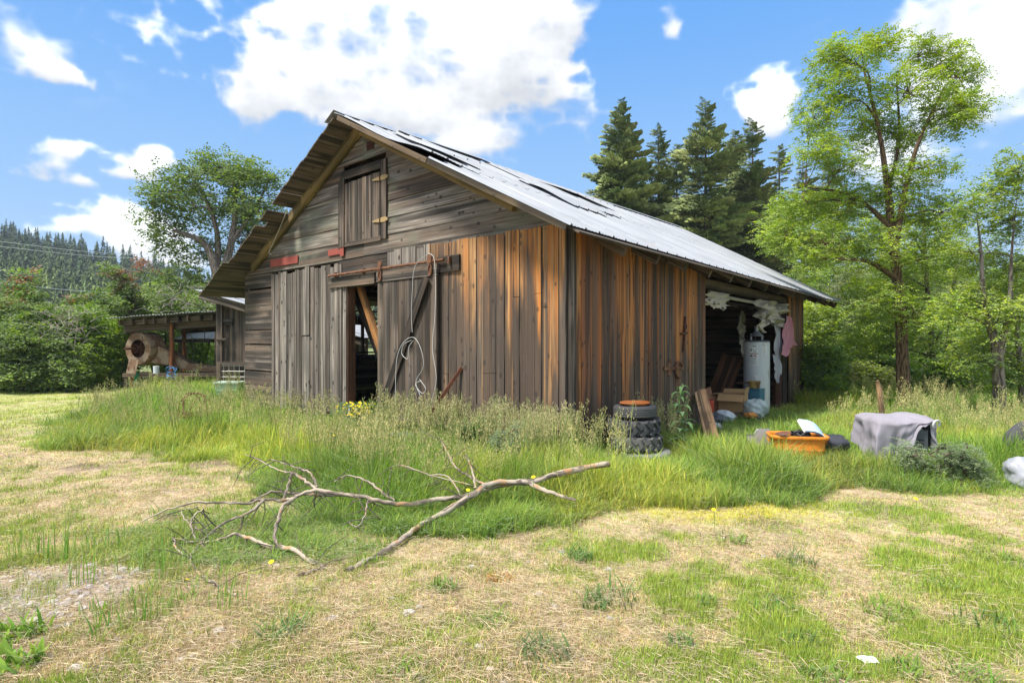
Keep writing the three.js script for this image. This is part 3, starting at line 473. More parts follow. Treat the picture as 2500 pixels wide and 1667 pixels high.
{
  const list = [], far = [];
  for (let i = 0; i < 31000; i++) {
    const [x, d] = pick(4.2, 26); if (inBarn(x, d)) continue; const t = tallness(x, d), m = midness(x, d) * (1 - t); if (t < .08 && m < .2) continue; if (t < .08 && rg() > m * .34) continue; if (t < 1 && t >= .25 && rg() > t) continue;
    let h = t >= .08 ? tallAt(x, d) * (.6 + .6 * rg()) * mix(.3, 1, t) : .05 + .07 * rg() * m + .12 * (rg() < .04); const w = wOf(x, d), u = uOf(x, d);
    if (w < 0 && w > -.9 && u > -.2) h *= .62; if (x > .9 && x < 2.3 && d < 8 && d > 5.8) h *= .74; if (u < 0 && u > -1.6 && w > 2 && w < 9.5) h *= .6; if (u < 0 && u > -1.3 && w > -.6 && w < 3.8) h *= .72; if (u < 0 && u > -3 && w > 3.8 && w < 9.5) h *= .55; if (x > 3 && d < 8.6 && d > 6.9 && x < 5.6) h *= .8; if (hypot(x + 1.8, d - 8.5) < .7) h *= .5;
    const v = .7 + .6 * n2(x * .8, d * .8, 73) + .25 * (rg() - .5), y = smooth(.45, .75, fbm2(x * .7, d * .7, 3, 74)) + .3 * smooth(14, 20, d), c = mix3([.19 * v, .345 * v, .028 * v], [.39 * v, .48 * v, .05 * v], clamp(y + (rg() - .5) * .5));
    const wide = .7 + .06 * d; (d > 10.5 ? far : list).push([x, hgt(x, d) - .01, -d, rg() * 6.3, wide * (.5 + h), h, c, (rg() - .5) * .2, (rg() - .5) * .2]);
  }
  scatter('tall_grass', [tuftGeo(11, 36, { spread: .15, lean: .2, w: .0065, seg: 3, hmin: .35 }), tuftGeo(12, 34, { spread: .18, lean: .3, w: .0065, seg: 3, hmin: .3 }), tuftGeo(13, 30, { spread: .13, lean: .16, w: .0075, seg: 3, hmin: .4 }), tuftGeo(14, 34, { spread: .18, lean: .42, w: .006, seg: 3, hmin: .3 })], grassMat, list, 'uncut green grass growing tall around the barn', 'grass');
  scatter('meadow_grass', [tuftGeo(15, 34, { spread: .17, lean: .2, w: .0095, seg: 2, hmin: .35, dry: .16 }), tuftGeo(16, 32, { spread: .19, lean: .28, w: .0095, seg: 2, hmin: .35, dry: .16 })], grassMat, far, 'uncut pale green meadow grass left of the barn and among the trees', 'grass');
  // flowering stems with loose seed heads
  const panicle = (seed, dense) => {
    const r = rng(seed), P = [], C = [], idx = [], q = (x, y, z, w, h, a, c) => { const s = P.length / 3, dx = cos(a) * w, dz = sin(a) * w; P.push(x - dx, y, z - dz, x + dx, y, z + dz, x, y + h, z); C.push(...c, ...c, ...c); idx.push(s, s + 1, s + 2); };
    for (let k = 0; k < 3; k++) { const a = r() * 6.3, lx = (r() - .5) * .25, lz = (r() - .5) * .25, x0 = (r() - .5) * .1, z0 = (r() - .5) * .1, H = .75 + .25 * r(), at = t => [x0 + lx * t * t, H * t, z0 + lz * t * t];
      for (let i = 0; i < 4; i++) { const [x, y, z] = at(i / 4), [X, Y, Z] = at((i + 1) / 4), s = P.length / 3, w = .004; P.push(x - w, y, z, x + w, y, z, X - w, Y, Z, X + w, Y, Z); for (let c = 0; c < 4; c++) C.push(.75, .9, .6); idx.push(s, s + 1, s + 2, s + 1, s + 3, s + 2); }
      for (let i = 0; i < dense; i++) { const t = .66 + .34 * r(), [x, y, z] = at(t), out = .10 * (1.05 - t) / .34 * r() + .006, b = r() * 6.3, v = .8 + .4 * r(); q(x + cos(b) * out, y + .03 * (r() - .3), z + sin(b) * out, .006, .022 + .012 * r(), r() * 6.3, [1.9 * v, 1.5 * v, 1.9 * v]); } }
    return triGeo(P, idx, null, C);
  };
  const pl = [];
  for (let i = 0; i < 620; i++) { // along the front right and side wall foot
    const onSide = rg() < .3, t = rg(), x_ = onSide ? bw(-.25 - .7 * rg(), 0, t * 3.6) : bw(t * 3.3 - .3, 0, -.12 - .75 * rg()); const x = x_.x, d = -x_.z; if (inBarn(x, d)) continue; const n = n2(x * 2, d * 2, 77); if (n < .38) continue; if ((u_(x, d) < -.1 && wOf(x, d) > 1.7) || hypot(x - 1.62, d - 7.75) < .62 || (x > 1.35 && x < 2.2 && d < 7.9)) continue; const h = .55 + .5 * rg() * n + .2 * rg(), v = .8 + .5 * rg(); pl.push([x, hgt(x, d), -d, rg() * 6.3, h * .85, h, [.30 * v, .335 * v, .13 * v], (rg() - .5) * .2, (rg() - .5) * .2]);
  }
  for (let i = 0; i < 3300; i++) { const [x, d] = pick(5.5, 21); if (inBarn(x, d) || tallness(x, d) < .8) continue; if (x > -1 && d < 7 && rg() < .6) continue; const h = (tallAt(x, d) + .2) * (.8 + .5 * rg()), v = .8 + .5 * rg(); if (x > 2.6 && x < 6 && d < 9.5 || (x > 1.3 && x < 2.5 && d < 8.3) || (wOf(x, d) < 0 && wOf(x, d) > -1.5 && uOf(x, d) < 4.4 && uOf(x, d) > -.6 && rg() < .75) || (uOf(x, d) < -.05 && uOf(x, d) > -2 && wOf(x, d) > .5 && wOf(x, d) < 9.8)) continue; pl.push([x, hgt(x, d), -d, rg() * 6.3, h * (.8 + .03 * d), h, [.30 * v, .33 * v, .11 * v]]); }
  scatter('seeding_grass', [panicle(1, 26), panicle(2, 34), panicle(3, 20)], leafMat(0xffffff, .25, { vertexColors: true }), pl, 'tall grass stems with pale feathery seed heads against the barn boards', 'grass');
}
// ------------------------------------------------------------ trees and shrubs
const K = 2500 / 2352;                                            // places below were measured on a 2352-wide view
const spot = (px, py, d) => V((px * K - 1250) / FPX * d, 1.6 + (834 - py * K) / FPX * d, -d);
const sizeAt = (px, d) => px * K / FPX * d;
function leafSpray(seed, n, len, lw, ll, droop = .15, pairs = true) { // leaflets along a thin stalk, unit in metres
  const r = rng(seed), P = [], C = [], idx = [];
  for (let k = 0; k < n; k++) {
    const t = (k + .5) / n, side = pairs ? (k % 2 ? 1 : -1) : r() < .5 ? 1 : -1, x = (t - .15) * len, y = -droop * t * t * len + (r() - .5) * .25 * len * (pairs ? .3 : 1), z = pairs ? 0 : (r() - .5) * .5 * len;
    const a = side * (.9 + .5 * r()) * (k === n - 1 ? .1 : 1), l = ll * (.7 + .5 * r()), dx = cos(a) * l, dz = sin(a) * l, dy = (r() - .55) * l * .8, wx = -sin(a) * lw / 2, wz = cos(a) * lw / 2, wy = (r() - .5) * lw * .7, s = P.length / 3, v = .75 + .5 * r(), c = [v * (.85 + .35 * r()), v, v * .9];
    P.push(x, y, z, x + dx * .5 + wx, y + dy * .5 + wy, z + dz * .5 + wz, x + dx, y + dy, z + dz, x + dx * .5 - wx, y + dy * .5 - wy, z + dz * .5 - wz); for (let q = 0; q < 4; q++) C.push(...c); idx.push(s, s + 1, s + 2, s, s + 2, s + 3);
  }
  return triGeo(P, idx, null, C);
}
const texBark = dataTex(128, 512, (i, j) => { const x = i / 128, y = j / 512, n = fbm2(x * 14 + (n2(x * 4, y * 9, 2) - .5) * 2, y * 7, 4, 3); return mix3([.085, .066, .052], [.27, .22, .175], smooth(.35, .65, n)); });
texBark.repeat.set(3, 1);
const barkMat = std(0xffffff, .95, { map: texBark, bumpMap: texBark, bumpScale: .02 }), brownBark = std([.9, .68, .5], .95, { map: texBark }), darkBark = std([.6, .52, .46], .95, { map: texBark });
const twigMat = std([.16, .125, .095], .9);
const LG = { locust: [leafSpray(1, 15, .34, .032, .055, .3), leafSpray(2, 13, .3, .03, .05, .2), leafSpray(3, 17, .36, .032, .055, .4)], broad: [leafSpray(4, 12, .34, .055, .085, .1, false), leafSpray(5, 11, .3, .05, .08, .2, false)], shrub: [leafSpray(6, 14, .34, .045, .085, .1, false), leafSpray(7, 12, .3, .05, .09, .1, false)], willow: [leafSpray(8, 14, .5, .018, .1, .9, false), leafSpray(9, 14, .45, .018, .1, .7, false)] };
const lmat = leafMat(0xffffff, .5, { vertexColors: true });
function leafMesh(parent, geos, list, mat = lmat, name = 'foliage') {
  geos.forEach((g, k) => { const own = list.filter((_, i) => i % geos.length === k), im = new THREE.InstancedMesh(g, mat, own.length); own.forEach((e, i) => { dummy.position.copy(e.p); dummy.rotation.set(e.rx, e.ry, e.rz); dummy.scale.setScalar(e.s); dummy.updateMatrix(); im.setMatrixAt(i, dummy.matrix); im.setColorAt(i, lin(...e.c)); }); im.name = name; im.userData.kind = 'stuff'; im.castShadow = im.receiveShadow = true; parent.add(im); });
}
// trunk: list of [point, radius] lines; blobs: {c, r:[rx,ry,rz], n clumps}; colours a..b
function tree(o) {
  const r = rng(o.seed), base = o.base, t = thing(o.name, o.label, o.category || 'tree', [base.x, 0, base.z], 0, o.group), rel = p => p.clone().sub(V(base.x, 0, base.z));
  const nodes = [], limbs = [];
  o.trunks.forEach((line, i) => { const pts = curvePts(line.map(e => rel(e[0])), 14), rad = pts.map((_, k) => { const q = k / 14 * (line.length - 1), a = min(floor(q), line.length - 2); return mix(line[a][1], line[a + 1][1], q - a); }); part(t, i ? 'limb' : 'trunk', tubeGeo(pts, rad, 9, .18, o.seed + i), o.bark || barkMat); pts.forEach((p, k) => nodes.push([p, rad[k]])); });
  const list = [];
  o.blobs.forEach((b, bi) => {
    const c = rel(b.c); let best = null, bd = 1e9; for (const nd of nodes) { if (nd[0].y > c.y - b.r[1] * .1) continue; const dd = nd[0].distanceTo(c) + (c.y - nd[0].y) * .15; if (dd < bd) { bd = dd; best = nd; } } if (!best) best = nodes[0];
    const m = best[0].clone().lerp(c, .5).add(V((r() - .5) * .3, bd * .08, (r() - .5) * .3)), lp = curvePts([best[0], m, c], 8), r0 = min(best[1] * .7, .02 + .013 * bd);
    if (o.twigs !== 0) limbs.push(tubeGeo(lp, lp.map((_, k) => mix(r0, .008, k / 8)), 5, .1, bi + 1));
    for (let k = 0; k < b.n * (o.many || 1); k++) {
      let q; do { q = V(r() * 2 - 1, r() * 2 - 1, r() * 2 - 1); } while (q.lengthSq() > 1); const len = q.length(); q.multiplyScalar(pow(len, -.25));
      const p = V(c.x + q.x * b.r[0], c.y + q.y * b.r[1], c.z + q.z * b.r[2]);
      if (o.twigs !== 0 && r() < (o.twigs ?? .8)) { const s = lp[4 + floor(r() * 5)], mm = s.clone().lerp(p, .55).add(V(0, .06, 0)); limbs.push(tubeGeo([s, mm, p], [.011, .007, .003].map(x => x * (o.twigR || 1)), 3)); }
      const cs = o.clump || .3, nl = o.perClump || 9, v = .8 + .4 * r(), cc = mix3(o.a, o.b, r()), red = o.tip && q.y > .25 && r() < o.tip[1];
      for (let l = 0; l < nl; l++) list.push({ p: p.clone().add(V((r() - .5) * 2 * cs, (r() - .5) * 1.3 * cs, (r() - .5) * 2 * cs)), rx: (r() - .5) * .9, ry: r() * 6.3, rz: (r() - .5) * .9 - (o.hang || 0), s: (o.scale || 1) * (.7 + .5 * r()), c: red ? o.tip[0] : [cc[0] * v, cc[1] * v, cc[2] * v] });
    }
  });
  if (limbs.length) part(t, 'branches', mergeGeometries(limbs), o.twigMat || o.bark || twigMat);
  leafMesh(t, o.geos, list); return t;
}
const blob = (px, py, rx, ry, d, n, dz = 0) => ({ c: spot(px, py, d + dz), r: [sizeAt(rx, d), sizeAt(ry, d), sizeAt((rx + ry) / 2, d)], n });
const LIME = [.30, .46, .016], GREEN = [.15, .275, .02], DEEP = [.075, .145, .022], OLIVE = [.21, .26, .07], YELL = [.41, .53, .016];
const rt = rng(404), jz = s => (rt() - .5) * s;
// black locust with an open top beside the barn
tree({ name: 'locust_tree', label: 'tall slender locust tree with airy lime green crown right of the barn', seed: 21, base: spot(2080, 985, 13.6), bark: brownBark,
  trunks: [[[spot(2080, 990, 13.6), .16], [spot(2074, 850, 13.6), .135], [spot(2068, 700, 13.6), .12], [spot(2052, 560, 13.6), .10], [spot(2040, 440, 13.6), .07], [spot(2020, 300, 13.6), .045], [spot(1985, 160, 13.6), .02]],
  [[spot(2056, 580, 13.6), .09], [spot(2075, 460, 13.4), .06], [spot(2110, 330, 13.3), .04], [spot(2170, 200, 13.2), .02]], [[spot(2062, 640, 13.6), .07], [spot(1990, 600, 13.3), .045], [spot(1890, 595, 13.1), .02]], [[spot(2045, 520, 13.6), .06], [spot(1960, 450, 13.9), .035], [spot(1850, 430, 14), .015]], [[spot(2040, 440, 13.6), .05], [spot(2065, 330, 13.8), .035], [spot(2060, 170, 13.9), .015]]],
  blobs: [[1870, 270, 55, 34, 8], [1915, 150, 45, 34, 6], [2225, 240, 45, 40, 8], [1950, 140, 70, 50, 14], [2020, 100, 50, 35, 9], [2150, 120, 65, 38, 13], [2205, 180, 50, 45, 12], [1900, 220, 60, 38, 10], [2080, 210, 85, 50, 16], [2180, 270, 65, 45, 14], [1975, 300, 90, 40, 15], [1885, 330, 50, 30, 8], [2065, 320, 80, 45, 15], [2120, 390, 75, 35, 12], [1930, 390, 60, 32, 9],
    [1840, 470, 60, 40, 14], [1950, 460, 80, 45, 18], [2085, 460, 75, 50, 16], [2170, 490, 50, 50, 12], [1800, 540, 55, 34, 12], [1900, 560, 85, 42, 20], [2030, 570, 90, 50, 18], [2140, 600, 60, 55, 14], [2000, 690, 75, 40, 14], [2110, 720, 55, 45, 10]].map(b => blob(b[0], b[1], b[2], b[3], 13.6, b[4], jz(1.4))),
  geos: LG.locust, a: [.19, .33, .02], b: [.43, .56, .015], clump: .2, perClump: 10, many: 2.4, scale: 1.0, twigs: .6 });
tree({ name: 'locust_tree', label: 'young locust tree with dense yellow green leaves behind the slender locust', seed: 22, base: spot(2140, 960, 17), bark: darkBark,
  trunks: [[[spot(2146, 950, 17), .09], [spot(2142, 800, 17), .075], [spot(2130, 650, 17), .055], [spot(2120, 480, 17), .03]], [[spot(2143, 820, 17), .05], [spot(2180, 700, 16.8), .035], [spot(2210, 560, 16.8), .02]], [[spot(2165, 945, 17.2), .05], [spot(2170, 850, 17.2), .04], [spot(2185, 700, 17.2), .02]]],
  blobs: [[1830, 500, 70, 45, 14], [1900, 480, 80, 50, 16], [2000, 520, 80, 50, 16], [2100, 540, 70, 50, 14], [2170, 580, 60, 50, 12], [1860, 560, 70, 40, 14], [2010, 640, 70, 45, 16], [2080, 660, 80, 50, 14], [2190, 680, 60, 55, 12], [2040, 710, 80, 45, 12], [2020, 760, 90, 45, 14], [2140, 780, 70, 45, 10], [1960, 800, 70, 40, 10]].map(b => blob(b[0], b[1], b[2], b[3], 17, b[4], jz(2))), geos: LG.locust, a: [.18, .31, .015], b: [.43, .56, .015], clump: .27, perClump: 11, many: 2.2, scale: 1.2, twigs: .4 });
tree({ name: 'crooked_tree', label: 'twin stemmed crooked tree with rough bark near the half buried tyre', seed: 23, base: spot(2300, 1000, 11),
  trunks: [[[spot(2300, 1010, 11), .12], [spot(2296, 900, 11), .1], [spot(2290, 800, 11), .09], [spot(2262, 700, 11), .05], [spot(2255, 580, 11), .025], [spot(2245, 500, 11), .01]], [[spot(2292, 830, 11), .08], [spot(2318, 720, 11), .045], [spot(2325, 580, 11), .022], [spot(2335, 470, 11), .008]], [[spot(2342, 1000, 11.4), .08], [spot(2350, 880, 11.4), .065], [spot(2338, 760, 11.4), .04], [spot(2360, 640, 11.4), .012]]],
  blobs: [[2290, 430, 40, 45, 7], [2340, 390, 40, 40, 7], [2235, 480, 50, 40, 7], [2320, 510, 45, 45, 8], [2225, 590, 55, 45, 9], [2330, 620, 50, 50, 9], [2260, 680, 60, 45, 9], [2340, 740, 45, 45, 8], [2210, 720, 45, 40, 7], [2270, 800, 55, 40, 8], [2330, 840, 40, 36, 6], [2230, 830, 45, 36, 6]].map(b => blob(b[0], b[1], b[2], b[3], 11, b[4], jz(1.6))), geos: LG.locust, a: GREEN, b: YELL, clump: .24, perClump: 11, many: 2.4, scale: .95, twigs: .5 });
tree({ name: 'ash_tree', label: 'leafy deciduous tree with leaning trunk behind the ragged left eave of the barn', seed: 24, base: spot(505, 860, 25),
  trunks: [[[spot(510, 870, 25), .3], [spot(508, 740, 25), .26], [spot(500, 640, 25), .22], [spot(470, 560, 25), .14], [spot(400, 530, 24.6), .07]], [[spot(503, 660, 25), .2], [spot(530, 560, 25), .15], [spot(540, 470, 25), .09], [spot(530, 390, 25), .04]], [[spot(500, 640, 25), .16], [spot(495, 520, 25.5), .1], [spot(460, 430, 25.5), .05]], [[spot(530, 560, 25), .1], [spot(590, 470, 25), .06], [spot(620, 410, 25), .03]]],
  blobs: [[500, 385, 55, 34, 26], [430, 420, 55, 34, 24], [370, 440, 38, 26, 14], [365, 500, 36, 30, 14], [440, 480, 60, 40, 26], [560, 410, 60, 42, 28], [620, 405, 36, 26, 10], [590, 480, 60, 48, 28], [520, 480, 60, 45, 26], [400, 550, 50, 30, 16], [460, 580, 55, 34, 18], [560, 560, 60, 50, 24], [610, 540, 45, 40, 14], [430, 650, 60, 34, 18], [500, 690, 60, 40, 18], [390, 690, 45, 30, 12], [570, 640, 50, 40, 12]].map(b => blob(b[0], b[1], b[2], b[3], 25, b[4], jz(2.6))), geos: LG.broad, a: [.10, .175, .03], b: [.25, .36, .045], clump: .5, perClump: 10, many: 1.15, scale: 1.35, twigs: .7, twigR: 1.6 });

// shrubs
function shrub(name, label, px, topY, d, wpx, o = {}) {
  const b = spot(px, 985, d), H = spot(px, topY, d).y, W = sizeAt(wpx, d), r = rng(o.seed ?? floor(px * 7 + topY)), bl = [], tr = []; b.y = 0;
  const n = o.n ?? 9; for (let i = 0; i < n; i++) { const t = (i + .5) / n, y = H * (.12 + .78 * t), w = W * (1 - .55 * pow(t, 2.2)); bl.push({ c: V(b.x + (r() * 2 - 1) * w * .62, y, b.z + (r() - .5) * W), r: [W * (.26 + .2 * r()), H * (.10 + .07 * r()), W * .34], n: (o.clumps ?? 22) * .75 }); }
  for (let i = 0; i < 7; i++) { const t = .25 + .85 * r(), a = r() * 6.3, w = W * (1.05 - .5 * t); bl.push({ c: V(b.x + cos(a) * w, H * t, b.z + sin(a) * w * .8), r: [W * .14, H * .09, W * .14], n: 5 }); }
  for (let i = 0; i < 4; i++) tr.push([[V(b.x + (r() - .5) * .4, -.05, b.z + (r() - .5) * .4), .05], [V(b.x + (r() - .5) * W * .8, H * .4, b.z + (r() - .5) * W * .5), .035], [V(b.x + (r() - .5) * W * 1.2, H * .8, b.z + (r() - .5) * W * .7), .012]]);
  return tree({ name, label, category: o.category || 'shrub', seed: floor(px * 3 + d), base: b, trunks: tr, blobs: bl, geos: o.geos || LG.shrub, a: o.a || [.11, .20, .028], b: o.b || [.22, .34, .04], clump: o.clump ?? .32, perClump: o.per ?? 9, scale: o.scale ?? 1.2, twigs: o.twigs ?? .4, tip: o.tip, group: o.group, bark: darkBark });
}
const HEDGE = 'overgrown shrubs along the left edge of the yard', RUST = [.30, .13, .06], CREAM = [.42, .33, .2];
const hedge = (label, px, ty, d, w, o) => shrub('hedge_shrub', label, px, ty, d, w, { group: HEDGE, ...o });
const dense = 'dense dark green hedge shrub on the far side of the mown field';
hedge('hedge shrub with rusty flower tips filling the open end of the hedge', 20, 632, 20.5, 80, { tip: [RUST, .4], a: GREEN }); hedge(dense, 95, 700, 20, 70); hedge('hedge shrub with a few pale dry flower heads, in front of the wooded hill', 165, 690, 21, 75, { tip: [CREAM, .12] });
hedge('dark green hedge shrub with drooping lower branches at the field edge', 55, 745, 18.8, 70, { clumps: 26 }); hedge('low dark green hedge shrub with bare twigs before it', 140, 790, 19, 58, { clumps: 26 }); hedge('low bright green shrub touching the open shed', 212, 735, 20.4, 55, { a: GREEN, b: LIME }); hedge('tall hedge shrub with rust red tips behind the open shed', 285, 625, 24, 75, { tip: [RUST, .45] });
hedge('tall leafy hedge shrub between open shed and ash tree', 365, 655, 26, 80, { b: LIME }); hedge('round hedge shrub under the ash tree', 450, 668, 28, 80, { a: GREEN, b: LIME }); hedge('broad green hedge shrub at the open end of the hedge', -70, 700, 19.5, 80); hedge('hedge shrub with brown tips in the middle of the hedge', 220, 668, 22.5, 60, { tip: [RUST, .25] });
hedge('dark shrub seen through the open shed', 430, 800, 33, 60); hedge('pale green shrub seen through the open shed', 480, 790, 34, 60, { b: LIME });
{ // bare grey brush in the hedge
  for (const [px, py, d, R, lab] of [[420, 705, 21.8, 1.1, 'tangle of bare grey twigs above the open shed'], [405, 725, 19, .5, 'bare dead branches sticking out of the hedge']].slice(0, 1).concat([[150, 745, 18.6, .7, 'bare dead grey branches sticking out of the hedge']])) {
    const c = spot(px, py, d), r = rng(px), gs = []; const root = V(c.x, 0, c.z - .3);
    for (let i = 0; i < 70; i++) { const p = V(c.x + (r() - .5) * 2 * R, c.y + (r() - .5) * 1.3 * R, c.z + (r() - .5) * R), q = p.clone().add(V((r() - .5) * 1.0, (r() - .4) * .6, (r() - .5) * .6)); gs.push(tubeGeo([p, p.clone().lerp(q, .5).add(V(0, .12 * r(), 0)), q], [.014, .01, .005], 3)); }
    for (let i = 0; i < 3; i++) gs.push(tubeGeo(curvePts([root, root.clone().lerp(c, .6).add(V((r() - .5) * .6, 0, 0)), c.clone().add(V((r() - .5) * R * 1.6, (r() - .5) * R, 0))], 6), .011, 4)); gs.forEach(g => g.translate(-root.x, 0, -root.z));
    const m = solo('dead_brush', mergeGeometries(gs), std([.30, .26, .225], .95), lab, 'brush'); m.position.set(root.x, 0, root.z);
  }
}
const UND = 'undergrowth behind the locust trees', und = (label, px, ty, d, w, o) => shrub('undergrowth_shrub', label, px, ty, d, w, { group: UND, ...o });
const undL = 'leafy undergrowth shrub beneath the locust trees';
und('broad leaved bright bush at the rear corner of the barn', 1885, 805, 15.5, 55, { a: GREEN, b: LIME, n: 7, scale: 1.1, clump: .26 }); und(undL, 1980, 850, 16.5, 60, { a: OLIVE, b: YELL, n: 6 }); und(undL, 2200, 850, 15, 50, { a: GREEN, b: LIME, n: 6 }); und(undL, 2090, 860, 19, 60, { a: GREEN, b: LIME, n: 6 }); und(undL, 2320, 850, 16, 60, { a: GREEN, b: LIME, n: 6 });
und('pale olive willow behind the end of the barn roof', 1960, 610, 24, 85, { a: [.20, .24, .09], b: [.28, .31, .12], geos: LG.willow, clumps: 30, n: 11, category: 'willow' }); und('pale olive willow between locust and crooked tree', 2200, 640, 25, 70, { a: [.17, .20, .07], b: [.25, .28, .1], geos: LG.willow, clumps: 26, category: 'willow' });
for (const [px, ty, d] of [[1850, 640, 29], [1890, 720, 22], [2060, 640, 27], [2130, 700, 23], [2290, 640, 27], [2370, 610, 25], [2440, 640, 22], [2030, 740, 22], [2260, 760, 20], [1800, 680, 33], [2380, 760, 19], [1930, 580, 30], [2000, 560, 33], [2090, 590, 30], [2170, 560, 32], [2240, 590, 29], [2330, 560, 31], [1860, 600, 36], [2150, 770, 20], [2300, 740, 22], [2010, 830, 18.5]]) und('tall shrub in the green thicket behind the locust trees', px, ty, d, 75, { a: [.15, .26, .025], b: rt() < .5 ? YELL : LIME, clumps: 24, scale: 1.35 });

// conifers
function needleBranch(seed) {
  const r = rng(seed), P = [], C = [], idx = [];
  for (let k = 0; k < 150; k++) { const t = .1 + .9 * pow(r(), .75), w = .42 * (1.05 - t) + .05, x = t, z = (r() * 2 - 1) * w, y = -.12 * t * t + .05 * (r() - .5) - abs(z) * .2, a = atan2(z, .35) + (r() - .5) * 1.2, l = .075 + .05 * r(), h = .016 + .018 * r(), s = P.length / 3, v = .7 + .6 * r(), up = (r() - .3) * .07; P.push(x - cos(a) * l * .3, y, z - sin(a) * l * .3, x + cos(a) * l * .4 - sin(a) * h, y + up + .02, z + sin(a) * l * .4 + cos(a) * h, x + cos(a) * l, y + up, z + sin(a) * l, x + cos(a) * l * .4 + sin(a) * h, y + up - .03, z + sin(a) * l * .4 - cos(a) * h); for (let q = 0; q < 4; q++) C.push(v, v, v); idx.push(s, s + 1, s + 2, s, s + 2, s + 3); }
  const s = P.length / 3; P.push(0, .012, 0, 0, -.012, 0, .95, -.11, 0); for (let q = 0; q < 3; q++) C.push(.9, .5, .5); idx.push(s, s + 1, s + 2); return triGeo(P, idx, null, C);
}
const NB = [needleBranch(1), needleBranch(2), needleBranch(3)], pineMat = matteMat(0xffffff, { vertexColors: true });
function conifer(label, px, py, d, wpx, seed, o = {}) {
  const tip = spot(px, py, d), H = tip.y, W = sizeAt(wpx, d) * 1.45, r = rng(seed), t = thing('pine_tree', label, 'tree', [tip.x, 0, tip.z], 0, 'tall conifers behind the barn'), lines = curvePts([V(0, 0, 0), V((r() - .5) * .3, H * .5, 0), V(0, H, 0)], 10), list = [];
  part(t, 'trunk', tubeGeo(lines, lines.map((_, k) => mix(.32, .02, k / 10)), 7, .1), darkBark);
  const y0 = H * (o.from ?? .2); let y = y0; const lob = r() * 6.3;
  while (y < H - .1) { const f = (y - y0) / (H - y0), len = W * (o.cone ? pow(1 - f, .85) : pow(1 - f, .6) * (.75 + .35 * sin(y * 1.3 + lob))) * (f < .1 ? .75 : 1) * 1.12 + .3, n = (o.per ?? 8) + floor(r() * 4); for (let k = 0; k < n; k++) { if (r() < (o.gap ?? .12)) continue; const a = r() * 6.3, v = .7 + .6 * r(), l = len * (.65 + .5 * r()); list.push({ p: V(0, y + (r() - .5) * .3, 0), rx: (r() - .5) * .5, ry: a, rz: mix(-.15, .5, f) + (r() - .5) * .3, s: max(l, .35), c: mix3([.155 * v, .225 * v, .075 * v], [.31 * v, .345 * v, .12 * v], r()) }); } y += (o.step ?? .42) * (.7 + .6 * r()); }
  leafMesh(t, NB, list, pineMat); return t;
}
conifer('broad dense fir with branches down to the barn roof', 1425, 228, 47, 95, 1, { cone: true, per: 9, gap: .04, step: .36 }); conifer('thin conifer with bare lower trunk between two large conifers', 1512, 295, 50, 48, 2, { gap: .2, from: .3 }); conifer('tallest full conifer with a forked ragged top behind the barn roof', 1620, 232, 45, 84, 3, { per: 8, gap: .08 });
conifer('ragged conifer beside the tallest full conifer', 1728, 282, 48, 66, 4, { per: 7 }); conifer('narrow conifer with bare stem near the locust crown', 1790, 335, 50, 36, 5, { gap: .3, from: .35 }); conifer('sparse thin conifer seen through the locust leaves', 1845, 350, 54, 34, 6, { gap: .35, from: .35 }); conifer('dark conifer seen through the locust leaves', 1905, 330, 56, 44, 7, { gap: .2 }); conifer('slim conifer partly hidden behind the tallest full conifer', 1672, 330, 54, 50, 8, {});
conifer('wide conifer filling the gap beside the broad dense fir', 1555, 330, 56, 62, 11, { per: 9 }); conifer('pointed conifer just right of the tallest full conifer', 1690, 300, 58, 60, 12, { per: 9 }); conifer('short bushy conifer low behind the barn roof', 1590, 400, 52, 70, 9, { per: 8, gap: .05 }); conifer('short conifer low beside the locust trees', 1760, 430, 56, 70, 10, { per: 8, gap: .05 });

// wooded hill in the distance
const RID = [[-640, 92], [-420, 72], [-301, 54], [-275, 50], [-237, 44], [-214, 37], [-186, 29], [-147, 19], [-96, 11], [0, 7], [120, 7], [300, 14], [640, 20]];
const hillH = (x, d) => lerpList(RID, x * 350 / max(d, 60)) * smooth(110, 350, d) * (d > 350 ? 1 : 1) - 1.2 + (fbm2(x * .02, d * .02, 3, 90) - .5) * 6 * smooth(120, 220, d);
{ const P = [], idx = [], nx = 70, nd = 26; for (let j = 0; j <= nd; j++) for (let i = 0; i <= nx; i++) { const d = mix(95, 640, pow(j / nd, 1.2)), x = (i / nx * 2 - 1) * d * 1.35; P.push(x, hillH(x, d), -d); } for (let j = 0; j < nd; j++) for (let i = 0; i < nx; i++) { const a = j * (nx + 1) + i, b = a + nx + 1; idx.push(a, a + 1, b, a + 1, b + 1, b); } solo('hill', triGeo(P, idx), std([.12, .165, .055], .95), 'wooded hill with grassy clearings far behind the yard', 'hill', null, 'structure'); }
function farPine(seed) { const r = rng(seed), P = [], C = [], idx = []; for (let k = 0; k < 150; k++) { const t = pow(r(), .8), w = .19 * (1 - t) + .015, a = r() * 6.3, y = .12 + .86 * t, R = w * (.4 + .7 * r()), l = .05 + .05 * (1 - t), s = P.length / 3, v = .65 + .7 * r(), nx = -sin(a) * .035 * (1.1 - t), nz = cos(a) * .035 * (1.1 - t); P.push(cos(a) * R * .2 + nx, y + l * .6, sin(a) * R * .2 + nz, cos(a) * R * .2 - nx, y + l * .7, sin(a) * R * .2 - nz, cos(a) * R * 1.2, y - l * .4, sin(a) * R * 1.2); for (let q = 0; q < 3; q++) C.push(v, v, v); idx.push(s, s + 1, s + 2); } const s = P.length / 3; P.push(-.012, 0, 0, .012, 0, 0, 0, .9, 0); for (let q = 0; q < 3; q++) C.push(.9, .6, .6); idx.push(s, s + 1, s + 2); return triGeo(P, idx, null, C); }
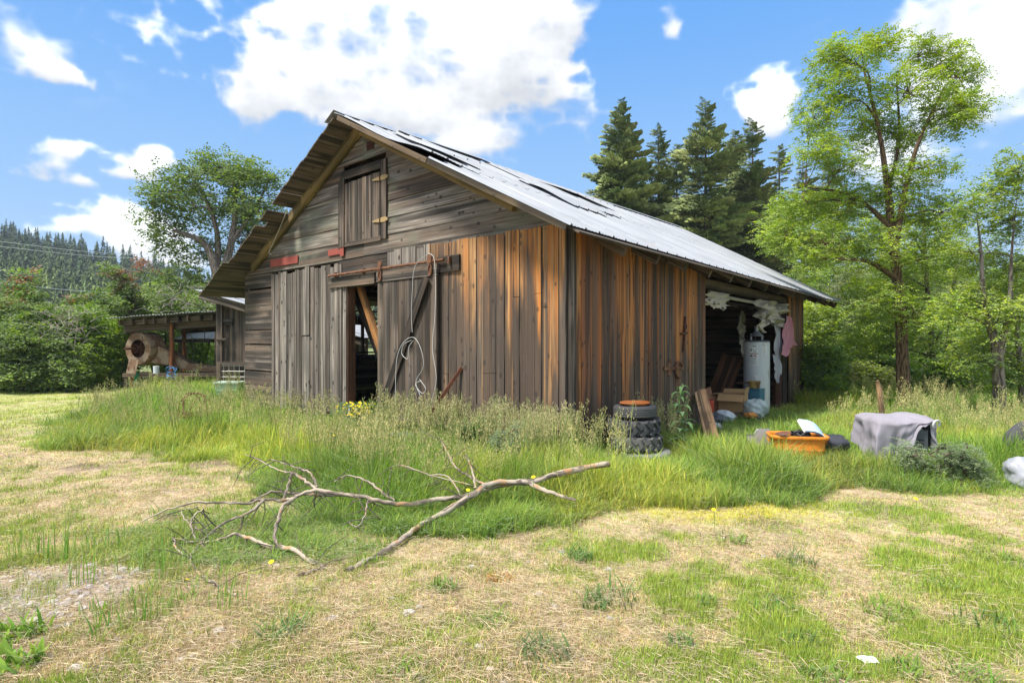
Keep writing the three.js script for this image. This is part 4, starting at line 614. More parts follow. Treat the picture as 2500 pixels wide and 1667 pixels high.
{
  const FP = [farPine(1), farPine(2), farPine(3)], r = rng(8), cs = [[.065, .10, .055], [.08, .115, .055], [.085, .12, .05]], ms = cs.map(c => matteMat(c, { vertexColors: true }));
  for (let i = 0; i < 34; i++) { const t = i / 34, x = mix(-335, -150, t + (r() - .5) * .03), d = 340 + r() * 22, y = hillH(x * d / 350, d), m = solo('hill_pine', FP[i % 3], ms[floor(r() * 2)], 'dark pine standing on the skyline of the wooded hill', 'tree', 'pines along the ridge of the hill'); m.position.set(x * d / 350, y - .5, -d); const s = 8 + 14 * r() * r() + 3 * r(), f = 1.2 + .7 * r(); m.scale.set(s * f, s, s * f); m.rotation.y = r() * 6.3; }
  const list = []; for (let i = 0; i < 3000; i++) { const d = 130 + 225 * pow(r(), .7), x = mix(-1.25, 1.2, r()) * d; if (n2(x * .03, d * .03, 93) < .22 && d > 250) continue; const s = 7 + 10 * r(), v = .8 + .5 * r(), lo = smooth(300, 150, d); list.push([x, hillH(x, d) - .5, -d, r() * 6.3, s * (1.3 + .7 * r()), s, mix3([.06 * v, .10 * v, .045 * v], [.16 * v, .21 * v, .06 * v], lo * (.4 + .6 * r()))]); }
  scatter('hill_forest', FP, matteMat(0xffffff, { vertexColors: true }), list, 'pine forest covering the far hillside', 'forest');
}
// power lines crossing over the hedge
for (const [a, b, sag, lab] of [[[-60, 548, 60], [420, 585, 95], .6, 'thin upper power line in front of the hill'], [[-60, 560, 60], [420, 592, 95], .6, 'thin second power line in front of the hill'], [[-40, 648, 30], [400, 672, 48], .25, 'pale cable strung low over the hedge']]) { const A = spot(...a), Bp = spot(...b), m = A.clone().lerp(Bp, .5).add(V(0, -sag, 0)); const g = tubeGeo(curvePts([A, m, Bp], 20), lab[0] === 'p' ? .018 : .025, 5); solo('power_line', g, std([.6, .62, .62], .5), lab, 'cable'); }
// ------------------------------------------------------------ the open shed, the board shed and what stands in them
const grime = dataTex(256, 256, (i, j) => { const x = i / 256, y = j / 256, n = fbm2(x * 5, y * 5, 5, 91), m = fbm2(x * 24, y * 24, 3, 92), k = .9 + .12 * n - .22 * smooth(.6, .75, n) * m; return mix3([k, k, k], [.42, .33, .24], smooth(.70, .82, m) * .5); });
{
  const D = 20, o = [-11.4, 0, -D], s = thing('open_shed', 'open sided pole shed with flat corrugated roof and exposed rafter ends', 'shed', o);
  const at = (x, y, z) => V(x - o[0], y, -(z) - o[2]);
  for (const [x, z, h, r] of [[-11.45, 20, 2.18, .085], [-9.72, 20.1, 2.35, .075], [-12.95, 20.3, 2.1, .08], [-9.9, 23.4, 2.35, .08], [-12.9, 23.4, 2.1, .08]]) part(s, 'post', tubeGeo([at(x, -.2, z), at(x + .02, h * .5, z), at(x + .01, h, z)], [r, r * .97, r * .92], 12, .05, floor(x * -9)), M.pole);
  for (const z of [20.0, 23.4]) part(s, 'beam', barGeo(at(-13.1, 2.03, z + .13), at(-9.55, 2.26, z + .13), .06, .26, z), M.grey);
  part(s, 'beam_splice', barGeo(at(-11.42, 2.0, z0s(20)), at(-11.42, 1.6, z0s(20)), .1, .04, .4), M.grey);
  for (let i = 0; i < 10; i++) { const x = -12.95 + i * .375 + (i % 3) * .03, y = 2.21 + (x + 12.95) * .064; part(s, 'rafter', barGeo(at(x, y + .02, 19.62), at(x, y + .06, 23.7), .05, .19, i * .23), i % 2 ? M.grey : M.greyLight); if (i < 9) part(s, 'blocking', barGeo(at(x + .03, y, 19.78 + .02 * (i % 3)), at(x + .345, y + .02, 19.78 + .02 * (i % 3)), .03, .17, i), i === 1 ? M.greyLight : M.grey); }
  for (let i = 0; i < 5; i++) { const P = [], uv = [], idx = [], x0 = -13.3 + i * .76, n = 40; for (let c = 0; c <= n; c++) for (const z of [19.45 - .03 * (i % 2), 24]) { const x = x0 + c / n * .82; P.push(...at(x, 2.36 + (x + 13.3) * .064 + .014 * sin(x * 2 * PI / .1) + .012 * (i % 2) + (z > 20 ? .04 : 0), z).toArray()); uv.push(x, z * .3); } for (let c = 0; c < n; c++) { const a = c * 2; idx.push(a, a + 1, a + 2, a + 1, a + 3, a + 2); } part(s, 'roof_sheet', triGeo(P, idx, uv), M.tin); }
  part(s, 'hook', tubeGeo([at(-10.35, 2.0, 20.05), at(-10.35, 1.62, 20.05)], .012, 5), M.darkRust);
}
function z0s(z) { return z - .03; }
{ // board shed with a steep metal roof, half hidden behind the barn
  const o = [-7.6, 0, -18.4], s = thing('board_shed', 'grey board shed with patched metal roof tucked behind the barn corner', 'shed', o), at = (x, y, d) => V(x - o[0], y, -d - o[2]);
  let i = 0; for (let x = -8.95; x < -4.6; x += .3, i++) part(s, 'wall_plank', boxGeo(x - o[0] + .004, x + .292 - o[0], 0, 2.75 - (x + 8.95) * .25, -.04 - (i % 2) * .008, .0 - (i % 2) * .008, 'y', 1, .5, i * .31), i % 3 ? M.grey : M.greyLight);
  i = 0; for (let d = 18.5; d < 23; d += .3, i++) part(s, 'wall_plank', boxGeo(-9.0 - o[0], -8.96 - o[0], 0, 2.8, -(d + .294) - o[2], -d - o[2], 'y', 1, .5, i * .23), M.grey);
  part(s, 'corner_post', boxGeo(-9.08 - o[0], -8.9 - o[0], 0, 2.95, -.02, .14, 'y'), M.grey); part(s, 'window_board', boxGeo(-9.05 - o[0], -8.62 - o[0], 2.1, 2.3, .02, .06, 'x'), M.grey); part(s, 'bracket_board', boxGeo(-9.05 - o[0], -8.75 - o[0], 1.62, 1.7, .145, .19, 'x'), M.grey);
  part(s, 'rake_board', barGeo(at(-9.45, 3.0, 18.0), at(-4.4, 1.55, 18.0), .05, .22, .3), M.greyLight); part(s, 'eave_rafter', barGeo(at(-9.3, 2.95, 18.0), at(-9.3, 2.95, 23.5), .06, .14, .3), M.grey);
  for (let k = 0; k < 8; k++) { const d0 = 17.9 + k * .72, P = [], uv = [], idx = [], n = 36; for (let c = 0; c <= n; c++) for (const x of [-9.55, -4.3]) { const d = d0 + c / n * .78; P.push(...at(x, 3.16 - (x + 9.55) * .285 + (d - 17.9) * .05 + .014 * sin(d * 2 * PI / .1) + .01 * (k % 2), d).toArray()); uv.push(d, x * .3); } for (let c = 0; c < n; c++) { const a = c * 2; idx.push(a, a + 1, a + 2, a + 1, a + 3, a + 2); } part(s, 'roof_sheet', triGeo(P, idx, uv), M.tin); }
}
{ // low lean-to seen under the open shed
  const c = spot(505, 790, 26), s = thing('low_lean_to', 'low lean-to with sloping metal roof seen under the open shed', 'shed', [c.x, 0, c.z]);
  for (let k = 0; k < 4; k++) { const P = [], uv = [], idx = [], n = 30; for (let q = 0; q <= n; q++) for (const j of [0, 1]) { const x = -1.75 + k * .7 + q / n * .74; P.push(x + j * .3, mix(1.72, 2.2, j) + .012 * sin(x * 63) + .008 * (k % 2), mix(.6, -1.2, j)); uv.push(x, j); } for (let q = 0; q < n; q++) { const a = q * 2; idx.push(a, a + 1, a + 2, a + 1, a + 3, a + 2); } part(s, 'roof_sheet', triGeo(P, idx, uv), M.tin); }
  part(s, 'beam', boxGeo(-1.7, 1.1, 1.56, 1.7, .45, .53, 'x'), M.grey); for (const x of [-1.55, .05, .95]) part(s, 'post', boxGeo(x, x + .1, -.1, 1.6, .4, .52, 'y'), M.grey); for (let k = 0; k < 5; k++) part(s, 'back_board', boxGeo(.05, 2.6, -.1 + k * .42, .3 + k * .42, -1.1, -1.06, 'x', 1, .5, k * .2), M.grey); for (let k = 0; k < 4; k++) part(s, 'side_board', boxGeo(.3 + k * .3, .59 + k * .3, -.1, 2.1, -.9, -.86, 'y', 1, .5, k * .2), M.grey);
}
{ // rusted drum blower under the shed
  const c = spot(330, 870, 20.4), s = thing('rusty_blower', 'rusted steel drum blower with round housing and tapering chute under the open shed', 'machine', [c.x + .12, 0, c.z + .1], 1.3);
  const tx = dataTex(256, 256, (i, j) => { const x = i / 256 * 6, y = j / 256 * 6, n = fbm2(x, y, 5, 14); return mix3(mix3([.30, .22, .15], [.20, .115, .062], smooth(.38, .6, n)), [.11, .055, .03], smooth(.62, .78, fbm2(x * 2, y * 2, 4, 16))); }), rm = std(0xffffff, .8, { map: tx, side: THREE.DoubleSide });
  // housing: wide band round a horizontal axis, one end open
  const P = [], uv = [], idx = [], R = .55, n = 40; for (let k = 0; k <= n; k++) { const a = k / n * 2 * PI, q = R * (1 + .0 * k); for (const [x, r] of [[-.32, q * .97], [-.3, q], [.28, q], [.3, q * .97]]) { P.push(x, 1.36 + sin(a) * r, cos(a) * r); uv.push(x, a * .7); } } for (let k = 0; k < n; k++) for (let j = 0; j < 3; j++) { const a = k * 4 + j, b = a + 4; idx.push(a, b, a + 1, b, b + 1, a + 1); }
  part(s, 'housing_band', triGeo(P, idx, uv), rm); const ring = new THREE.RingGeometry(.3, .54, 40); ring.rotateY(-PI / 2); ring.translate(-.31, 1.36, 0); part(s, 'inlet_ring', ring, rm); const back = new THREE.CircleGeometry(.54, 40); back.rotateY(PI / 2); back.translate(.27, 1.36, 0); part(s, 'back_plate', back, rm);
  for (let k = 0; k < 6; k++) { const g = new THREE.BoxGeometry(.34, .4, .012); g.translate(-.05, .24, 0); g.rotateX(k / 6 * 2 * PI); g.translate(0, 1.36, 0); part(s, 'fan_blade', g, M.rust); }
  const sh = new THREE.CylinderGeometry(.035, .035, 1.3, 12); sh.rotateZ(PI / 2); sh.translate(-.15, 1.36, 0); part(s, 'shaft', sh, M.darkRust);
  const chP = [], chI = [], ring4 = [[.12, .9, 1.62, .2], [.8, .8, 1.3, .28], [1.5, .6, .85, .3], [2.4, .54, .74, .3]]; ring4.forEach(([x, y0, y1, w]) => chP.push(x, y0, w, x, y1, w, x, y1, -w, x, y0, -w)); for (let k = 0; k < 3; k++) for (let j = 0; j < 4; j++) { const a = k * 4 + j, b = k * 4 + (j + 1) % 4; chI.push(a, b, a + 4, b, b + 4, a + 4); } const cg = triGeo(chP, chI, chP.flatMap((_, i) => i % 3 === 0 ? [chP[i], chP[i + 1] + chP[i + 2]] : [])).toNonIndexed(); cg.computeVertexNormals(); part(s, 'chute', cg, rm).rotation.y = -1.15;
  const fr_ = grp('frame', s); fr_.rotation.y = -1.2;
  part(fr_, 'frame_rail', boxGeo(-.5, 2.6, .42, .54, .38, .5, 'x'), M.greyLight); part(fr_, 'frame_rail', boxGeo(-.5, 2.6, .42, .54, -.5, -.38, 'x'), M.grey); for (const [x, z] of [[-.4, .44], [1.4, .44], [-.4, -.44], [1.4, -.44]]) part(fr_, 'leg', boxGeo(x - .05, x + .05, -.1, .42, z - .05, z + .05, 'y'), M.grey); part(fr_, 'prop_plate', barGeo(V(-.1, .55, .75), V(-.05, 1.0, .66), .3, .02, 0, V(0, 0, 1)), rm);
  const can = thing('paint_tin', 'small white tin standing on the blower frame', 'tin', spot(358, 880, 19.55).toArray().map((v, i) => i === 1 ? .545 : v)); part(can, 'body', (() => { const g = new THREE.LatheGeometry([[0, 0], [.09, 0], [.095, .01], [.09, .03], [.09, .22], [.096, .23], [.09, .245], [.0, .24]].map(p => new THREE.Vector2(...p)), 20); return g; })(), std([.55, .58, .62], .4)); part(can, 'handle', (() => { const g = new THREE.TorusGeometry(.09, .004, 5, 16, PI); g.translate(0, .2, 0); return g; })(), M.darkRust);
}
{ // green netting hung at both ends of the blower
  const net = std([.03, .30, .20], .8, { side: THREE.DoubleSide }); const sheetN = (pts, lab) => { const P = [], idx = [], n = 14, r = rng(floor(pts[0][0])); const A = spot(...pts[0]), Bq = spot(...pts[1]), C = spot(...pts[2]), Dq = spot(...pts[3]); for (let j = 0; j <= n; j++) for (let i = 0; i <= 6; i++) { const a = A.clone().lerp(Bq, i / 6), b = C.clone().lerp(Dq, i / 6), p = a.lerp(b, j / n); P.push(p.x, p.y, p.z + .07 * sin(i * 2.4 + j * .5)); } for (let j = 0; j < n; j++) for (let i = 0; i < 6; i++) { const a = j * 7 + i; idx.push(a, a + 1, a + 7, a + 1, a + 8, a + 7); } const g = triGeo(P, idx), b = new THREE.Box3().setFromBufferAttribute(g.attributes.position), c = V((b.min.x + b.max.x) / 2, b.min.y, (b.min.z + b.max.z) / 2); g.translate(-c.x, -c.y, -c.z); const m = solo('green_netting', g, net, lab, 'netting'); m.position.copy(c); };
  sheetN([[315, 855, 19.6], [320, 858, 19.9], [292, 915, 19.5], [310, 912, 19.7]], 'limp green netting hanging at the drum end of the blower'); sheetN([[454, 880, 20], [472, 878, 20.3], [466, 912, 19.8], [486, 912, 20]], 'limp green netting hanging over the chute end of the blower');
}
{ // wire panel, pale green crate, blue hose
  const c = spot(545, 850, 17.2), s = thing('wire_gate', 'wooden framed wire mesh gate standing against the board shed', 'gate', [c.x, 0, c.z]); const wm = std([.5, .48, .44], .5, { metalness: .5 });
  part(s, 'frame_post', boxGeo(-.58, -.48, 0, 1.02, -.04, .04, 'y'), M.greyLight); part(s, 'frame_rail', boxGeo(-.48, .9, .95, 1.02, -.04, .04, 'x'), M.grey); part(s, 'frame_post', boxGeo(.9, 1.0, 0, 1.02, -.04, .04, 'y'), M.grey); for (let k = 0; k < 9; k++) part(s, 'wire', tubeGeo([V(-.4 + k * .15, .05, 0), V(-.4 + k * .15, .96, 0)], .008, 4), wm); for (let k = 0; k < 6; k++) part(s, 'wire', tubeGeo([V(-.5, .1 + k * .16, .01), V(.92, .1 + k * .16, .01)], .008, 4), wm);
  part(s, 'back_board', boxGeo(-.5, .95, .02, .95, -.14, -.1, 'x'), M.grey);
  const c2 = spot(528, 905, 15.8), t = thing('green_crate', 'pale green plastic bin standing in the meadow grass left of the barn', 'bin', [c2.x, 0, c2.z]); const gm = std([.34, .50, .33], .55); const g = new THREE.BoxGeometry(.62, .5, .42, 1, 1, 1); const pa = g.attributes.position; for (let i = 0; i < pa.count; i++) if (pa.getY(i) < 0) { pa.setX(i, pa.getX(i) * .88); pa.setZ(i, pa.getZ(i) * .88); } g.translate(0, .27, 0); g.computeVertexNormals(); part(t, 'body', g, gm); part(t, 'rim', boxGeo(-.34, .34, .5, .54, -.24, .24, 'x'), std([.5, .62, .48], .5)); for (let k = 0; k < 4; k++) part(t, 'rib', boxGeo(-.27, .27, .1 + k * .1, .115 + k * .1, .19, .212, 'x'), gm);
  const hz = spot(392, 870, 19.6), hp = []; for (let i = 0; i <= 60; i++) { const a = i / 60 * 4 * PI * 1.5; hp.push(V(cos(a) * .16 + .03 * i / 60, .55 + sin(a) * .13 + .1 * sin(i * .2), .05 * sin(i))); } const hm = solo('blue_hose', tubeGeo(hp, .016, 6), std([.05, .17, .36], .5), 'coil of blue hose hung on the middle shed post', 'hose'); hm.position.set(hz.x, 0, hz.z);
}

// ------------------------------------------------------------ tyres
const rubber = std([.055, .055, .058], .75), rubberDusty = std([.12, .118, .112], .9), rubberGrey = std([.17, .17, .17], .9);
function tyreGeo(R, W, rim, tread) { const pr = [[rim, -W * .38], [rim + .01, -W * .45], [rim + (R - rim) * .5, -W * .5], [R * .955, -W * .44], [R, -W * .34], [R + .003, 0], [R, W * .34], [R * .955, W * .44], [rim + (R - rim) * .5, W * .5], [rim + .01, W * .45], [rim, W * .38], [rim + .012, 0], [rim, -W * .38]].map(p => new THREE.Vector2(...p)); return new THREE.LatheGeometry(pr, 48); }
function tyre(label, p, R, W, rim, o = {}) {
  const t = thing('tyre', label, 'tyre', p, o.turn || 0, o.group); if (o.tilt) t.rotation.set(o.tilt[0], o.turn || 0, o.tilt[1]);
  part(t, 'carcass', tyreGeo(R, W, rim), o.mat || rubber);
  if (o.lug) { const n = o.lug, gs = []; for (let k = 0; k < n; k++) for (const s of [-1, 1]) { const a = (k + (s > 0 ? .5 : 0)) / n * 2 * PI, g = new THREE.BoxGeometry(.034, W * .54, R * .13); g.rotateX(s * .75); g.translate(R + .008, s * W * .23, 0); g.rotateY(a); gs.push(g); const e = new THREE.BoxGeometry(.05, .014, R * .13); e.translate(R - .02, s * W * .455, 0); e.rotateY(a); gs.push(e); } const m = part(t, 'tread_lugs', mergeGeometries(gs), o.mat || rubber); m.userData.kind = 'stuff'; } else for (const y of [-.28, -.1, .1, .28]) { const g = new THREE.TorusGeometry(R + .001, .0035, 4, 48); g.rotateX(PI / 2); g.translate(0, y * W, 0); part(t, 'tread_rib', g, rubberDusty); }
  if (o.rim) { const g = new THREE.LatheGeometry([[0, .02], [.05, .03], [.06, .0], [rim * .55, -.01], [rim * .7, .03], [rim * .92, .035], [rim * 1.04, .06], [rim * 1.06, .07], [rim * 1.02, .075], [rim * .98, .05]].map(q => new THREE.Vector2(...q)), 36); g.translate(0, W * .28, 0); part(t, 'wheel', g, o.rim); const h = new THREE.CylinderGeometry(.035, .04, .05, 16); h.translate(0, W * .28 + .03, 0); part(t, 'hub', h, M.rust); }
  return t;
}
{
  const b = bw(-.62, 0, .78), x = b.x, z = b.z, texR = dataTex(128, 128, (i, j) => { const n = fbm2(i / 16, j / 16, 4, 6); return mix3([.62, .20, .045], [.30, .13, .06], smooth(.5, .7, n)); }), orange = std(0xffffff, .6, { map: texR });
  tyre('smooth old car tyre at the bottom of the tyre stack', [x + .07, .07, z + .1], .33, .19, .19, { tilt: [.03, .05], mat: rubberGrey });
  tyre('knobbly tractor tyre low in the tyre stack, under another knobbly one', [x - .03, .26, z], .315, .2, .17, { tilt: [-.02, -.04], lug: 15, mat: rubberDusty }); tyre('knobbly tractor tyre directly under the orange wheel', [x - .06, .47, z - .03], .325, .21, .17, { tilt: [.02, .03], lug: 15, turn: .3 });
  tyre('car tyre with orange wheel on top of the tyre stack', [x - .05, .67, z - .02], .285, .165, .19, { tilt: [.0, .02], rim: orange });
  const l = spot(895, 1030, 8.2); tyre('tractor tyre lying flat in the grass before the sliding door', [l.x, .17, l.z], .34, .24, .2, { tilt: [.08, .05], lug: 15, mat: rubberGrey });
  const rr = spot(2375, 1015, 7.2); tyre('large ribbed tyre leaning in the grass near the crooked tree', [rr.x + .12, .26, rr.z], .4, .26, .22, { tilt: [.9, .25], turn: .5 });
}
// ------------------------------------------------------------ boards leaning on the barn
{
  const a = V(2.98, .03, -8.75), b = V(3.4, .72, -10.78); const p = solo('leaning_plank', barGeo(V(0, -.02, 0), b.clone().sub(a), .21, .045, .35, V(0, 1, 0)), M.bare, 'broad bare plank leaning beside the tyre stack at the doorway', 'plank'); p.position.copy(a);
  const a2 = bw(2.42, .0, -.75), b2 = bw(1.95, 1.2, -.035), q = solo('iron_bar', barGeo(V(0, -.03, 0), b2.clone().sub(a2), .05, .05, .1), std([.8, .62, .55], .85, { map: texRust }), 'rust red angle iron leaning on the front wall beside the sliding door', 'bar'); q.position.copy(a2);
}
// ------------------------------------------------------------ orange tub, cloth covered box
{
  const c = spot(1835, 1055, 7.55), t = thing('orange_tub', 'orange plastic tub full of junk in the long grass', 'tub', [c.x - .02, 0, c.z], -.25), om = std([.80, .26, .025], .5, { side: THREE.DoubleSide, map: grime });
  const ring = (y, k) => { const o = []; for (let i = 0; i < 40; i++) { const a = i / 40 * 2 * PI, q = 4.5, cx = Math.sign(cos(a)) * pow(abs(cos(a)), 2 / q), cz = Math.sign(sin(a)) * pow(abs(sin(a)), 2 / q); o.push([cx * .33 * k, y, cz * .22 * k]); } return o; };
  const skin = rs => { const P = rs.flat(2), idx = []; for (let j = 0; j < rs.length - 1; j++) for (let i = 0; i < 40; i++) { const a = j * 40 + i, b = j * 40 + (i + 1) % 40; idx.push(a, a + 40, b, b, a + 40, b + 40); } const uv = []; for (let k = 0; k < P.length; k += 3) uv.push(P[k] * 1.5 + P[k + 2], P[k + 1] * 1.5); return triGeo(P, idx, uv); };
  part(t, 'body', skin([ring(.02, .05), ring(.02, .8), ring(.05, .83), ring(.24, .9), ring(.245, .93), ring(.27, .93), ring(.275, .91), ring(.4, .95)]), om); part(t, 'rim', skin([ring(.385, .955), ring(.385, 1.05), ring(.425, 1.06), ring(.43, .99), ring(.40, .97)]), om); part(t, 'fill', skin([ring(.36, .93), ring(.39, .6), ring(.40, .05)]), std([.03, .028, .027], .8)); for (const x of [-.345, .32]) part(t, 'handle', boxGeo(x, x + .025, .33, .37, -.08, .08, 'z'), om);
  const w = (dx, y, dz) => [c.x - .02 + dx, y, c.z + dz], cd = []; const rr = rng(3); for (let i = 0; i <= 70; i++) { const a = i * .5; cd.push(V(cos(a) * (.1 + .02 * sin(i)), .03 + .05 * (i / 70) + .025 * sin(i * 1.7), sin(a) * (.08 + .02 * cos(i * 1.3)))); } const cm = solo('coiled_rope', tubeGeo(cd, .011, 5), std([.02, .02, .022], .45), 'black cord coiled on top of the orange tub', 'cord'); cm.position.set(...w(.02, .38, .05));
  const bm = solo('magazine', (() => { const P = [], uv = [], idx = []; for (let i = 0; i <= 10; i++) for (const j of [0, 1]) { P.push(i / 10 * .34 - .17, .05 * sin(i / 10 * PI) + j * .0, j * .26 - .13); uv.push(i / 10, j); } for (let i = 0; i < 10; i++) { const a = i * 2; idx.push(a, a + 1, a + 2, a + 1, a + 3, a + 2); } const u = triGeo(P, idx, uv), l = u.clone(); l.translate(0, -.02, 0); return mergeGeometries([u, l]); })(), std(0xffffff, .35, { side: THREE.DoubleSide, map: dataTex(128, 128, (i, j) => i < 12 || i > 116 ? [.75, .78, .82] : mix3([.38, .55, .70], [.55, .70, .80], fbm2(i / 20, j / 20, 3, 2))) }), 'pale blue bent folder sticking up out of the orange tub', 'folder'); bm.position.set(...w(.19, .48, .02)); bm.rotation.set(.45, -.1, -.42);
  const pan = solo('brown_lid', (() => { const g = new THREE.LatheGeometry([[0, .02], [.05, .018], [.09, .008], [.1, 0], [.09, -.004], [0, -.002]].map(p => new THREE.Vector2(...p)), 20); return g; })(), std([.14, .06, .035], .5), 'small reddish brown lid on the edge of the orange tub', 'lid'); pan.position.set(...w(-.22, .45, .1)); pan.rotation.z = .15;
  const bk = solo('black_bag', (() => { const g = new THREE.SphereGeometry(.17, 24, 16), p = g.attributes.position; for (let i = 0; i < p.count; i++) { const n = .7 + .6 * fbm3(p.getX(i) * 14 + 5, p.getY(i) * 14, p.getZ(i) * 14, 3); p.setXYZ(i, p.getX(i) * n * 1.3, p.getY(i) * n * .62, p.getZ(i) * n); } g.computeVertexNormals(); return g; })(), std([.045, .045, .055], .4), 'crumpled dark bag between orange tub and covered appliance', 'bag'); bk.position.set(...w(.42, .32, .02));
  const gb = solo('grey_slab', (() => { const g = new THREE.BoxGeometry(.32, .3, .05, 4, 4, 1), p = g.attributes.position; for (let i = 0; i < p.count; i++) if (p.getY(i) > .1 && p.getX(i) < -.05) p.setY(i, p.getY(i) - .1); g.computeVertexNormals(); return g; })(), std([.33, .31, .30], .9), 'grey slab standing in the weeds behind the orange tub', 'slab'); gb.position.set(...w(-.36, .3, -.3)); gb.rotation.set(-.2, .2, 0);
}
{
  const c = spot(2040, 1075, 7.55), t = thing('old_appliance', 'dark grey and white box shaped appliance under a draped cloth', 'appliance', [c.x + .18, 0, c.z + .04], -.1), gm = std([.07, .074, .085], .5), wm = std([.62, .61, .57], .5, { map: grime });
  part(t, 'cabinet', boxGeo(-.28, .14, .06, .52, -.3, .15, 'y'), wm); part(t, 'front_panel', boxGeo(-.11, .18, .07, .51, .16, .185, 'y'), gm); part(t, 'front_panel', boxGeo(.141, .18, .07, .51, -.29, .158, 'y'), gm); part(t, 'foot', boxGeo(-.26, -.2, 0, .058, .05, .15, 'y'), gm); part(t, 'foot', boxGeo(.05, .11, 0, .058, .05, .15, 'y'), gm); part(t, 'foot', boxGeo(-.26, -.2, 0, .058, -.4, -.3, 'y'), gm); part(t, 'foot', boxGeo(.05, .11, 0, .058, -.4, -.3, 'y'), gm);
  for (const y of [.38, .33]) part(t, 'slot', boxGeo(.07, .135, y, y + .02, .186, .19, 'x'), std([.02, .02, .02], .6));
  // the cloth: top, then a curtain round three sides whose hem is lifted to a point in front of the panel
  const P = [], idx = [], uv = [], X0 = c.x, Z0 = c.z, top_ = .69, path = [[-.30, -.26], [-.35, .0], [-.31, .23], [-.08, .26], [.16, .25], [.35, .22], [.42, .04], [.38, -.26]], NP = 96, NV = 22;
  const hemAt = [[0, .3], [.2, .12], [.28, .06], [.36, .03], [.41, .06], [.54, .48], [.58, .57], [.65, .57], [.71, .36], [.79, .12], [.9, .1], [1, .3]];
  const pc = new THREE.CatmullRomCurve3(path.map(p => V(p[0], 0, p[1])), false, 'catmullrom', .3);
  const topY = (x, z) => top_ - .035 * (x + .42) * 0 - .02 * sin(x * 5 + 1) - .03 * (z + .3) + .05 * (fbm2(x * 5 + 3, z * 7, 4, 5) - .5) + .02 * smooth(-.1, .4, x);
  for (let j = 0; j <= NV; j++) for (let i = 0; i <= NP; i++) {
    const s = i / NP, q = pc.getPoint(s), tv = j / NV; let x, y, z;
    if (tv < .3) { const k = tv / .3; x = mix(0, q.x, k); z = mix(-.12, q.z, k); y = topY(x, z) - .05 * pow(k, 5); }
    else { const k = (tv - .3) / .7, hem = lerpList(hemAt, s) + .02 * sin(s * 60), y0 = topY(q.x, q.z) - .05, dn = k * max(.02, y0 - hem), n = V(q.x, 0, q.z).normalize(), fold = (.5 * sin(s * 46 + 2 * sin(s * 9)) + .5 * sin(s * 23 + 1) + .3 * sin(s * 90)) * .055 * smooth(0, .35, dn) + .075 * (fbm2(s * 11, k * 3.2, 4, 8) - .5), out = .02 + .06 * dn * dn + fold; x = q.x + n.x * out; z = q.z + n.z * out; y = y0 - dn; }
    P.push(X0 + .06 + x, y, Z0 + z); uv.push(s * 2, tv * 1.3);
  }
  for (let j = 0; j < NV; j++) for (let i = 0; i < NP; i++) { const a = j * (NP + 1) + i, b = a + NP + 1; idx.push(a, b, a + 1, a + 1, b, b + 1); }
  const g = triGeo(P, idx, uv); g.translate(-X0, 0, -Z0); const clothTex = dataTex(512, 512, (i, j) => { const n = fbm2(i / 60, j / 60, 4, 7), w = n2(i / 1.5, j * .5, 3); const k = .86 + .22 * n + .06 * w; return [.29 * k, .268 * k, .305 * k]; });
  const cl = solo('grey_cloth', g, std(0xffffff, .95, { map: clothTex, side: THREE.DoubleSide }), 'pale lilac grey cloth draped over the old appliance', 'cloth'); cl.position.set(X0, 0, Z0);
  const rg2 = solo('white_ring', (() => { const g = new THREE.TorusGeometry(.05, .012, 8, 20, 4.5); return g; })(), std([.6, .6, .58], .4), 'white plastic hook ring in the gap of the draped cloth', 'ring'); rg2.position.set(X0 + .36, .6, Z0 + .36); rg2.rotation.set(.2, .3, -.6);
  const sp = spot(2025, 940, 9.4), so = solo('wooden_stake', tubeGeo([V(0, 0, 0), V(.01, .5, 0), V(-.03, .86, 0), V(-.06, .98, 0)], [.045, .042, .04, .03], 8, .15), M.bare, 'short pale wooden stake standing behind the draped cloth', 'stake'); so.position.set(sp.x, 0, sp.z);
  const wb = spot(2350, 1110, 6.4), bg = solo('white_bag', (() => { const g = new THREE.SphereGeometry(.2, 28, 20), p = g.attributes.position; for (let i = 0; i < p.count; i++) { const n = .65 + .7 * fbm3(p.getX(i) * 11 + 2, p.getY(i) * 11, p.getZ(i) * 11, 4); p.setXYZ(i, p.getX(i) * n, p.getY(i) * n * .9, p.getZ(i) * n); } g.computeVertexNormals(); return g; })(), std([.34, .35, .39], .5), 'crumpled white plastic bag in the grass below the leaning tyre', 'bag'); bg.position.set(wb.x + .05, .17, wb.z);
}
